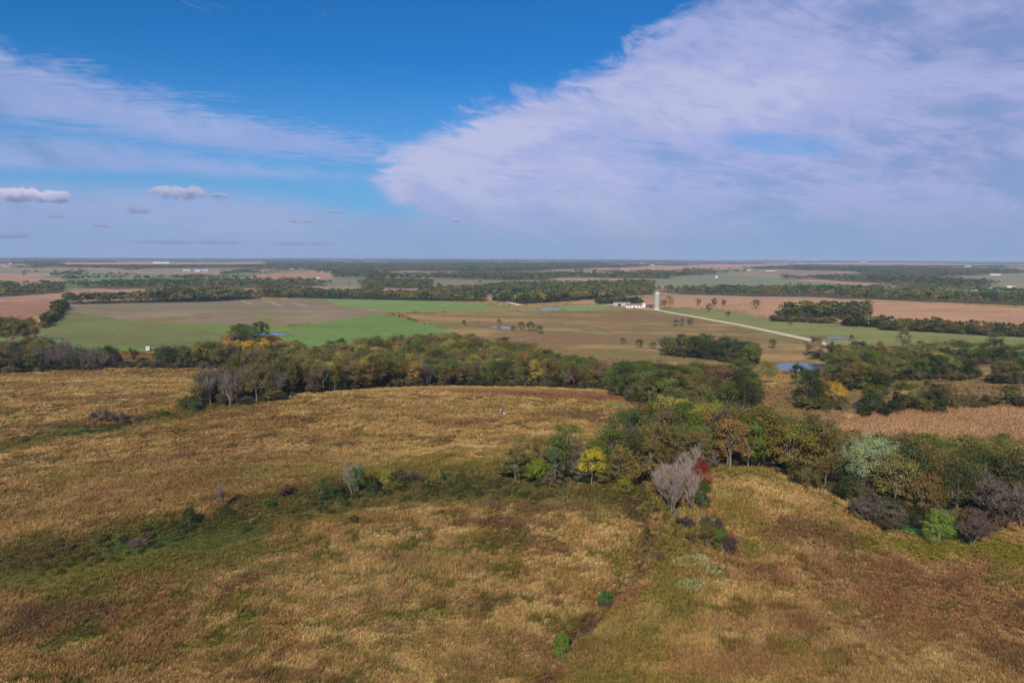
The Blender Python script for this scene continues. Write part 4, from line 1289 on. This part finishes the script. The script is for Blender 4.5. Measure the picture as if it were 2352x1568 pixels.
# far farms: white and red specks on the plain, each a building
for a in ((750, 625, 48, 14, 4, 2.2, 0, 'white', 'white_roof', 'long white farm shed on the far tan field'), (1716, 624, 34, 14, 5, 3, .1, 'red_barn', 'white_roof', 'left of two far red barns with white roofs'),
          (1768, 625.5, 52, 14, 5, 3, .05, 'red_barn', 'white_roof', 'longer far red barn with white roof at right'), (1645, 638, 9, 8, 4, 2, 0, 'white', 'white_roof', 'tiny white shed alone on the far green field'),
          (1968, 677, 16, 8, 3.5, 1.6, .1, 'white', 'white_roof', 'white shed at the far edge of the tan field beyond the grove'), (2245, 668, 26, 12, 4, 2, .1, 'white', 'white_roof', 'leftmost white building of the farm at far right'),
          (2275, 667, 24, 12, 4.5, 2, -.1, 'white', 'grey_metal', 'middle white building of the farm at far right'), (2318, 665, 30, 14, 6, 3, .1, 'white', 'white_roof', 'biggest white building of the farm at far right'),
          (2292, 669, 20, 10, 4, 2, .3, 'grey_metal', 'grey_metal', 'grey shed in front of the farm at far right'), (730, 641, 12, 8, 4, 2, .3, 'white', 'grey_metal', 'small white house by the far tan field at left'),
          (668, 618, 40, 14, 5, 2, 0, 'white', 'white_roof', 'white shed left in the cluster of far sheds'), (690, 618.5, 46, 14, 5, 2, 0, 'white', 'white_roof', 'white shed right in the cluster of far sheds'),
          (430, 622, 40, 14, 5, 2, 0, 'cream', 'grey_metal', 'grey farm shed among the far fields at left'), (455, 623, 30, 14, 5, 2, 0, 'white', 'grey_metal', 'small pale shed among the far fields at left'),
          (470, 622.5, 44, 14, 5, 2, 0, 'grey_metal', 'grey_metal', 'long grey shed among the far fields at left'), (372, 604.5, 150, 30, 7, 3, 0, 'white', 'white_roof', 'very long white shed near the horizon at left'),
          (26, 608, 40, 20, 7, 3, 0, 'white', 'white_roof', 'white speck of a farm near the horizon at far left'), (158, 603, 60, 24, 9, 4, 0, 'white', 'white_roof', 'bright white building near the horizon at left'),
          (548, 612, 36, 20, 6, 3, 0, 'white', 'white_roof', 'white farm building on the far plain left of centre'), (622, 611, 50, 20, 6, 3, 0, 'white', 'white_roof', 'pale shed on the far plain left of the shed cluster'),
          (830, 597.5, 120, 40, 12, 5, 0, 'white', 'white_roof', 'white building on the skyline left of centre'), (956, 605, 60, 24, 8, 3, 0, 'white', 'white_roof', 'white shed on the skyline near the centre, left'),
          (987, 604.5, 70, 24, 8, 3, 0, 'white', 'white_roof', 'white shed on the skyline near the centre, right'), (1149, 613, 50, 20, 7, 3, 0, 'white', 'white_roof', 'low white building on the far plain at the centre'),
          (1138, 623, 44, 14, 5, 2, 0, 'cream', 'brown_roof', 'pale brown shed on the far plain at the centre'), (1424, 608, 50, 24, 7, 3, 0, 'white', 'white_roof', 'white shed on the far corn right of centre'),
          (1496, 610, 34, 20, 7, 3, 0, 'white', 'white_roof', 'small white shed on the far corn above the silo'), (1981, 602.5, 150, 30, 9, 4, 0, 'white', 'white_roof', 'long white shed near the horizon at right'),
          (2110, 610, 50, 20, 6, 3, 0, 'white', 'white_roof', 'pale shed near the horizon right of the long shed'), (2222, 613, 54, 20, 6, 3, 0, 'white', 'white_roof', 'white shed on the far plain at right'),
          (2268, 605, 40, 20, 9, 3, 0, 'white', 'white_roof', 'white house on the skyline fields at right'), (2400 - 72, 606, 60, 24, 8, 3, 0, 'white', 'grey_metal', 'pale building on the skyline at the right edge'),
          (2284, 632, 50, 16, 5, 2, 0, 'white', 'grey_metal', 'grey-white shed below the skyline at right'), (1340, 613.5, 40, 16, 6, 3, 0, 'cream', 'white_roof', 'pale farm building on the far plain beside tan corn')):
    a = (a[0], a[1], a[2] * .72, a[3] * .8, a[4] * .8, a[5] * .8) + tuple('hazed_white' if q in ('white', 'white_roof') else q for q in a[6:9]) + a[9:]  # far whites greyed: dimming by haze put into the colour
    house(*a, 'barn', 'barn')
x, y, z = place(1871, 601.5)
tw = link('water_tower', None, loc=(x, y, z), label='thin white tower rising over the far skyline at right', category='tower')
tw.empty_display_size = .1
k = math.hypot(x, y) / FPX
Part().lathe([(k * .7, -3), (k * .5, k * 5)], 12).build('shaft', MATS['white'], tw, True)
Part().lathe([(k * .5, k * 5), (k * .9, k * 6), (k * .9, k * 7), (k * .2, k * 7.6)], 12).build('tank', MATS['white'], tw, True)


# ------------------------------------------------------------------ instanced growth that nobody could count
def scatter(name, protos, pts, scl, rot, tint, idx, **props):
    me = bpy.data.meshes.new(name)
    n = len(pts)
    me.vertices.add(n)
    me.vertices.foreach_set('co', np.ascontiguousarray(pts, np.float32).ravel())
    for nm, arr, tp, key in (('scl', scl, 'FLOAT_VECTOR', 'vector'), ('rot', rot, 'FLOAT_VECTOR', 'vector'), ('tint', np.c_[tint, np.ones(n)], 'FLOAT_COLOR', 'color'), ('idx', idx, 'INT', 'value')):
        a = me.attributes.new(nm, tp, 'POINT')
        a.data.foreach_set(key, np.ascontiguousarray(arr, np.int32 if tp == 'INT' else np.float32).ravel())
    o = link(name, me, kind='stuff', **props)
    c = bpy.data.collections.new(name + '_kinds')
    for k, p in enumerate(protos):
        c.objects.link(bpy.data.objects.new('%s_kind_%02d' % (name, k), p))
    g = bpy.data.node_groups.new(name, 'GeometryNodeTree')
    g.interface.new_socket('Geometry', in_out='INPUT', socket_type='NodeSocketGeometry')
    g.interface.new_socket('Geometry', in_out='OUTPUT', socket_type='NodeSocketGeometry')
    gi, go = g.nodes.new('NodeGroupInput'), g.nodes.new('NodeGroupOutput')
    ip = g.nodes.new('GeometryNodeInstanceOnPoints')
    ci = g.nodes.new('GeometryNodeCollectionInfo')
    ci.inputs['Collection'].default_value = c
    ci.inputs['Separate Children'].default_value = True
    ci.inputs['Reset Children'].default_value = True
    mp = g.nodes.new('GeometryNodeMeshToPoints')

    def na(nm, tp):
        q = g.nodes.new('GeometryNodeInputNamedAttribute')
        q.data_type = tp
        q.inputs['Name'].default_value = nm
        return next(s for s in q.outputs if s.name == 'Attribute' and s.enabled)
    g.links.new(gi.outputs[0], mp.inputs['Mesh'])
    g.links.new(mp.outputs[0], ip.inputs['Points'])
    g.links.new(ci.outputs[0], ip.inputs['Instance'])
    ip.inputs['Pick Instance'].default_value = True
    g.links.new(na('idx', 'INT'), ip.inputs['Instance Index'])
    e2r = g.nodes.new('FunctionNodeEulerToRotation')
    g.links.new(na('rot', 'FLOAT_VECTOR'), e2r.inputs[0])
    g.links.new(e2r.outputs[0], ip.inputs['Rotation'])
    g.links.new(na('scl', 'FLOAT_VECTOR'), ip.inputs['Scale'])
    g.links.new(ip.outputs[0], go.inputs[0])
    md = o.modifiers.new('scatter', 'NODES')
    md.node_group = g
    return o


# ------------------------------------------------------------------ the woods: the largest trees singly, the rest as one mass
def project(x, y, z):
    p = np.stack([x, y, z - CAM_H], -1)
    f = p @ FWD
    return CX + FPX * (p @ RGT) / f, CY - FPX * (p @ UPV) / f, f


cands = []
for wi, (nm, poly, sp, hts, mix, src, cap) in enumerate(WOODS):
    if np.median(np.hypot(poly[:, 0], poly[:, 1])) < 520:
        sp, hts = sp * .74, (hts[0] * 1.08, hts[1] * 1.14)
    elif np.median(np.hypot(poly[:, 0], poly[:, 1])) < 1300:
        sp *= .78
    lo, hi = poly.min(0), poly.max(0)
    area = (hi - lo).prod()
    n = int(min(area / (sp * sp) * 5, 60000))
    P = np.stack([RNG.uniform(lo[0], hi[0], n), RNG.uniform(lo[1], hi[1], n)], 1)
    P = P[in_poly(P[:, 0] + fbm(P[:, 0], P[:, 1], 15, 2, 201) * 2.5, P[:, 1] + fbm(P[:, 0], P[:, 1], 15, 2, 203) * 2.5, poly)]
    grid, keep = {}, []
    for x, y in P:
        i, j = int(x // sp), int(y // sp)
        if all((x - a) ** 2 + (y - b) ** 2 > (sp * .82) ** 2 for di in (-1, 0, 1) for dj in (-1, 0, 1) for a, b in grid.get((i + di, j + dj), ())):
            grid.setdefault((i, j), []).append((x, y))
            keep.append((x, y))
    if not keep:
        continue
    K_ = np.array(keep)
    ok = np.ones(len(K_), bool)
    for cx0, cy0, cx1, cy1, cr0 in CLEAR:
        ok &= seg_dist(K_[:, 0], K_[:, 1], [(cx0, cy0), (cx1, cy1)]) > cr0
    K_ = K_[ok]
    if not len(K_):
        continue
    kinds = list(mix)
    wts = np.array([mix[k] for k in kinds], float)
    noise_pick = np.clip(.5 + .5 * fbm(K_[:, 0], K_[:, 1], 24, 2, 211 + wi), 0, .999)
    rand = RNG.uniform(size=len(K_))
    mixv = (noise_pick * .45 + rand * .55 - .22) / .56
    order = np.argsort(np.argsort(mixv)) / len(K_)
    kk = np.searchsorted(np.cumsum(wts / wts.sum()), order, side='right').clip(0, len(kinds) - 1)
    rr = np.hypot(K_[:, 0], K_[:, 1])
    az_ = np.arctan2(K_[:, 0], K_[:, 1])
    vis = np.abs(az_) < .66
    rk = np.argsort(np.argsort(rr)) / max(len(rr), 1)
    ak = (az_ - az_[vis].min()) / (np.ptp(az_[vis]) + 1e-9) if vis.any() else az_ * 0
    H_ = RNG.uniform(hts[0], hts[1], len(K_)) * (1 + .12 * fbm(K_[:, 0], K_[:, 1], 30, 2, 223))
    # the outer rows of a wood are lower and bushier
    for q in range(len(K_)):
        cands.append((H_[q] / rr[q] if vis[q] else 0, wi, K_[q, 0], K_[q, 1], float(H_[q]), kinds[kk[q]], float(rk[q]), float(ak[q])))
cands.sort(key=lambda c: -c[0])
N_LEAFY, N_BARE = 232, 92
mass, chosen = [], []
nl = nb = 0
FORM = {'bare': 'leafless tree', 'mauve': 'leafless tree', 'thin': 'half-leafless tree', 'cedar': 'cedar'}
COLW = {'bare': 'grey', 'mauve': 'mauve-grey', 'thin': 'olive-brown', 'cedar': 'dark'}
for size, wi, x, y, h, kind, rk, ak in cands:
    nm = WOODS[wi][0]
    isb = kind in ('bare', 'mauve')
    if size > 0 and ((isb and nb < N_BARE) or (not isb and nl < N_LEAFY)):
        if isb:
            nb += 1
        else:
            nl += 1
        where = ('front' if rk < .4 else 'back' if rk > .7 else 'inner') + ' ' + ('left' if ak < .25 else 'centre left' if ak < .5 else 'centre right' if ak < .75 else 'right')
        chosen.append((wi, where, COLW.get(kind, KINDS[kind][2]) + ' ' + FORM.get(kind, 'tree'), math.atan2(x, y), x, y, h, kind, isb))
    else:
        mass.append((x, y, h, kind))
ORD = 'first second third fourth fifth sixth seventh eighth ninth tenth eleventh twelfth thirteenth fourteenth fifteenth'.split()
alike = {}
for c in sorted(chosen, key=lambda c: c[3]):
    alike.setdefault(c[:3], []).append(c)
for (wi, where, what), row in alike.items():
    nm = WOODS[wi][0]
    for q, (_, _, _, _, x, y, h, kind, isb) in enumerate(row):
        if len(row) == 1:
            lab = '%s in %s, %s' % (what, nm, where)
        else:
            lab = '%s %s from left, %s, %s' % (ORD[min(q, 14)], what, nm, where)
        sh = KINDS[kind][0]
        if sh == 'round' and RNG.uniform() < .3:
            sh = 'tall'
        plant('bare_tree' if isb else 'tree', 'bare tree' if isb else 'tree', lab, sh, x, y, h, tree_color(kind, RNG), 'trees of the ' + nm, wide=RNG.uniform(.88, 1.18) * (.92 if sh == 'bare' else 1.0))
print('single trees', nl, nb, 'mass', len(mass))


def inst_copy(me):
    c = me.copy()
    c.materials.clear()
    c.materials.append(M_LEAFI)
    return c


far_protos = [make_leafy('round', 300 + s, 16, 11, .13)[1] for s in range(3)] + [make_leafy('hero', 310 + s, 18, 10, .12)[1] for s in range(2)]
protos, start = [], {}
for k in ('round', 'tall', 'spread', 'thin', 'bare', 'cedar'):
    start[k] = (len(protos), len(PROTO[k]))
    protos += [inst_copy(c) for t, c in PROTO[k]]
f0 = len(protos)
protos += [inst_copy(c) for c in far_protos]
mx = np.array([(a, b, c) for a, b, c, k in mass])
mz = height(mx[:, 0], mx[:, 1])
tint = np.array([tree_color(k, RNG)[:3] for *_, k in mass])
dist_ = np.hypot(mx[:, 0], mx[:, 1])
idx = np.array([f0 + RNG.integers(3) if d > 620 and KINDS[k][0] not in ('bare',) else start[KINDS[k][0]][0] + RNG.integers(start[KINDS[k][0]][1]) for (*_, k), d in zip(mass, dist_)])
wide = np.where(dist_ > 620, RNG.uniform(1.0, 1.4, len(mx)), RNG.uniform(.9, 1.2, len(mx)))
scatter('woodland', protos, np.c_[mx[:, 0], mx[:, 1], mz], np.c_[mx[:, 2] * wide, mx[:, 2] * wide, mx[:, 2]], np.c_[np.zeros(len(mx)), np.zeros(len(mx)), RNG.uniform(0, 6.28, len(mx))], tint, idx,
        label='inner and farther trees of the autumn woods')

# the far plain: hedgerows and woods out to the horizon
n = 105000
rr = np.exp(RNG.uniform(math.log(1150), math.log(19000), n))
aa = RNG.uniform(-.86, .86, n)
x, y = rr * np.sin(aa), rr * np.cos(aa)
_, wood_m, _ = None, None, None
_c, _r, wm, fm = land(x, y)
sel = wm | ((RNG.uniform(size=n) < .004) & ~fm & (rr > 1250))
x, y, rr = x[sel], y[sel], rr[sel]
z = height(x, y)
h = RNG.uniform(7.5, 12.5, len(x)) * (1 + .15 * fbm(x, y, 200, 2, 231))
wd = np.maximum(RNG.uniform(9, 15, len(x)), rr * RNG.uniform(.005, .0085, len(x)))
base = np.array([KINDS[k][1] for k in ('dark', 'dark', 'green', 'dark', 'olive', 'green', 'ochre', 'mauve')])
pick = np.clip(((.5 + .4 * fbm(x, y, 260, 3, 233)) * .6 + RNG.uniform(size=len(x)) * .4) * 8, 0, 7).astype(int)
tint = base[pick] * LEAF_K * RNG.uniform(.75, 1.15, (len(x), 1)) * (1 + RNG.normal(size=(len(x), 3)) * .06)
scatter('distant_woods', [inst_copy(c) for c in far_protos], np.c_[x, y, z], np.c_[wd, wd, h], np.c_[np.zeros(len(x)), np.zeros(len(x)), RNG.uniform(0, 6.28, len(x))], np.clip(tint, .004, .9),
        RNG.integers(0, 5, len(x)), label='hedgerows and woods fading out across the far plain')
print('far trees', len(x))
gx, gy = [], []
for nm, poly, sp, hts, mix, src, cap in WOODS:
    if np.median(np.hypot(poly[:, 0], poly[:, 1])) < 1100:
        lo, hi = poly.min(0) - 3, poly.max(0) + 3
        k = int((hi - lo).prod() / 7.5)
        P = np.stack([RNG.uniform(lo[0], hi[0], k), RNG.uniform(lo[1], hi[1], k)], 1)
        m = (poly_dist(P[:, 0], P[:, 1], poly) < 1.5 + 2.5 * fbm(P[:, 0], P[:, 1], 12, 2, 251)) & (np.abs(np.arctan2(P[:, 0], P[:, 1])) < .68)
        gx.append(P[m, 0])
        gy.append(P[m, 1])
gx, gy = np.concatenate(gx), np.concatenate(gy)
d = np.minimum(seg_dist(gx, gy, GULLY), 99)
gz = height(gx, gy)
k = len(gx)
hh = RNG.uniform(1.5, 5.0, k)
bs = np.array([C(66, 66, 38), C(84, 76, 54), C(54, 62, 34), C(92, 82, 70), C(96, 86, 48)])[RNG.integers(0, 5, k)] * LEAF_K * RNG.uniform(.75, 1.15, (k, 1))
scatter('undergrowth', [inst_copy(c) for t, c in PROTO['shrub']] + [inst_copy(c) for t, c in PROTO['wide']], np.c_[gx, gy, gz], np.c_[hh * 1.05, hh * 1.05, hh], np.c_[np.zeros((k, 2)), RNG.uniform(0, 6.28, k)], bs,
        RNG.integers(0, 5, k), label='low brush filling the woods between the trunks')
# rank weeds along the swales
wx_, wy_, wh_ = [], [], []
for line, w_, k, h0 in ((SWALE, 7, 560, 1.5), (SWALE_B, 5, 260, 1.1), (GULLY[:4], 5, 160, 1.3), (GULLY, 2.2, 260, .8), (GREEN_R, 12, 170, .7)):
    L = np.array(line)
    seg = np.r_[0, np.cumsum(np.hypot(*np.diff(L, axis=0).T))]
    s_ = RNG.uniform(0, seg[-1], k)
    ox, oy = np.interp(s_, seg, L[:, 0]) + RNG.normal(size=k) * w_ * .55, np.interp(s_, seg, L[:, 1]) + RNG.normal(size=k) * w_ * .55
    wx_.append(ox), wy_.append(oy), wh_.append(h0 * RNG.uniform(.35, 1.1, k) * (.7 + .6 * np.clip(fbm(ox, oy, 18, 2, 261), -.6, 1)))
wx_, wy_, wh_ = map(np.concatenate, (wx_, wy_, wh_))
k = len(wx_)
bs = np.array([C(70, 70, 38), C(60, 62, 36), C(86, 74, 48), C(66, 76, 40), C(104, 96, 50)])[RNG.integers(0, 5, k)] * LEAF_K * RNG.uniform(.7, 1.15, (k, 1))
scatter('weeds', [inst_copy(c) for t, c in PROTO['shrub']], np.c_[wx_, wy_, height(wx_, wy_)], np.c_[wh_ * 1.3, wh_ * 1.3, wh_], np.c_[np.zeros((k, 2)), RNG.uniform(0, 6.28, k)], bs, RNG.integers(0, 3, k),
        label='dark rank weeds along the wet swales')


# ------------------------------------------------------------------ prairie grass and corn
def tuft(seed, blades=24, lean=.55, width=.027):
    rng = np.random.default_rng(seed)
    V, F, S = [], [], []
    for b in range(blades):
        a, r0 = rng.uniform(0, 6.28), rng.uniform(0, .32)
        p0 = np.array([math.cos(a) * r0, math.sin(a) * r0, -.08])
        out = np.array([math.cos(a), math.sin(a), 0]) * rng.uniform(.1, lean) + np.array([.16, .05, 0])
        h = rng.uniform(.55, 1.05)
        p1, p2 = p0 + out * .4 + [0, 0, h * .62], p0 + out + [0, 0, h]
        s = np.array([-math.sin(a), math.cos(a), 0]) * width
        o = len(V)
        V += [p0 - s, p0 + s, p1 + s * 1.2, p1 - s * 1.2, p2 + s * .5, p2 - s * .5]
        F += [(o, o + 1, o + 2, o + 3), (o + 3, o + 2, o + 4, o + 5)]
        q = rng.uniform(.75, 1.25)
        S += [(q,) * 3] * 6
    return mesh('tuft', np.array(V), np.array(F), M_LEAFI, False, {'leaf': np.array(S)})


n = 580000
lo, hi = 76.0, 640.0
u = RNG.uniform(size=n)
rr = np.exp(math.log(lo) + (math.log(hi) - math.log(lo)) * u ** 1.25)
aa = RNG.uniform(-.87, .87, n)
x, y = rr * np.sin(aa), rr * np.cos(aa)
col, rough, wm, fm = land(x, y)
sel = RNG.uniform(size=n) < rough
x, y, rr, col = x[sel], y[sel], rr[sel], col[sel]
z = height(x, y)
lum = col @ np.array([.3, .6, .1])
wd = (.42 + rr * .0033) * RNG.uniform(.7, 1.5, len(x))
low = np.clip((col[:, 1] - col[:, 0] * .74) / (col[:, 0] + 1e-6) * 3.2, 0, .6)
ht = (1 - low) * (.42 + .55 * np.clip(.5 + .6 * fbm(x, y, 7, 3, 241), 0, 1.2)) * RNG.uniform(.7, 1.3, len(x)) * (1 + rr * .0006)
wind = .35 + fbm(x, y, 30, 2, 243)
tint = col * 1.19 * RNG.uniform(.83, 1.17, (len(x), 1)) * (1 + RNG.normal(size=(len(x), 3)) * np.array([.05, .05, .07]))
scatter('prairie_grass', [tuft(s) for s in (401, 402, 403, 404)], np.c_[x, y, z], np.c_[wd, wd, ht], np.c_[RNG.normal(size=len(x)) * .1, RNG.normal(size=len(x)) * .1, wind * 2.2 + RNG.normal(size=len(x)) * .8], np.clip(tint, .01, .95),
        RNG.integers(0, 4, len(x)), label='tall tan and rust prairie grass over the near hills')
print('tufts', len(x))

# standing corn, in rows
pts = []
for poly, ca, cb, kd in FIELDS:
    if kd == 'cornrows':
        lo_, hi_ = poly.min(0), poly.max(0)
        a = .35
        c, s = math.cos(a), math.sin(a)
        ctr = (lo_ + hi_) / 2
        R_ = np.hypot(*(hi_ - lo_)) / 2
        U, V_ = np.meshgrid(np.arange(-R_, R_, 1.1), np.arange(-R_, R_, .75), indexing='ij')
        X_, Y_ = ctr[0] + U * c - V_ * s, ctr[1] + U * s + V_ * c
        X_, Y_ = X_.ravel() + RNG.normal(size=X_.size) * .12, Y_.ravel() + RNG.normal(size=X_.size) * .3
        m = in_poly(X_, Y_, poly) & (np.abs(np.arctan2(X_, Y_)) < .86)
        pts.append(np.c_[X_[m], Y_[m]])
pts = np.concatenate(pts)
if len(pts) > 110000:
    pts = pts[RNG.permutation(len(pts))[:110000]]
z = height(pts[:, 0], pts[:, 1])
col = land(pts[:, 0], pts[:, 1])[0]
k = len(pts)
scatter('standing_corn', [tuft(s, 12, .5, .035) for s in (411, 412, 413)], np.c_[pts, z], np.c_[np.full((k, 2), .8), RNG.uniform(.75, 1.25, k)], np.c_[np.zeros((k, 2)), RNG.uniform(0, 6.28, k)],
        np.clip(col * 1.2 * RNG.uniform(.7, 1.25, (k, 1)), .01, .95), RNG.integers(0, 3, k), label='dry standing corn in the field at the right')
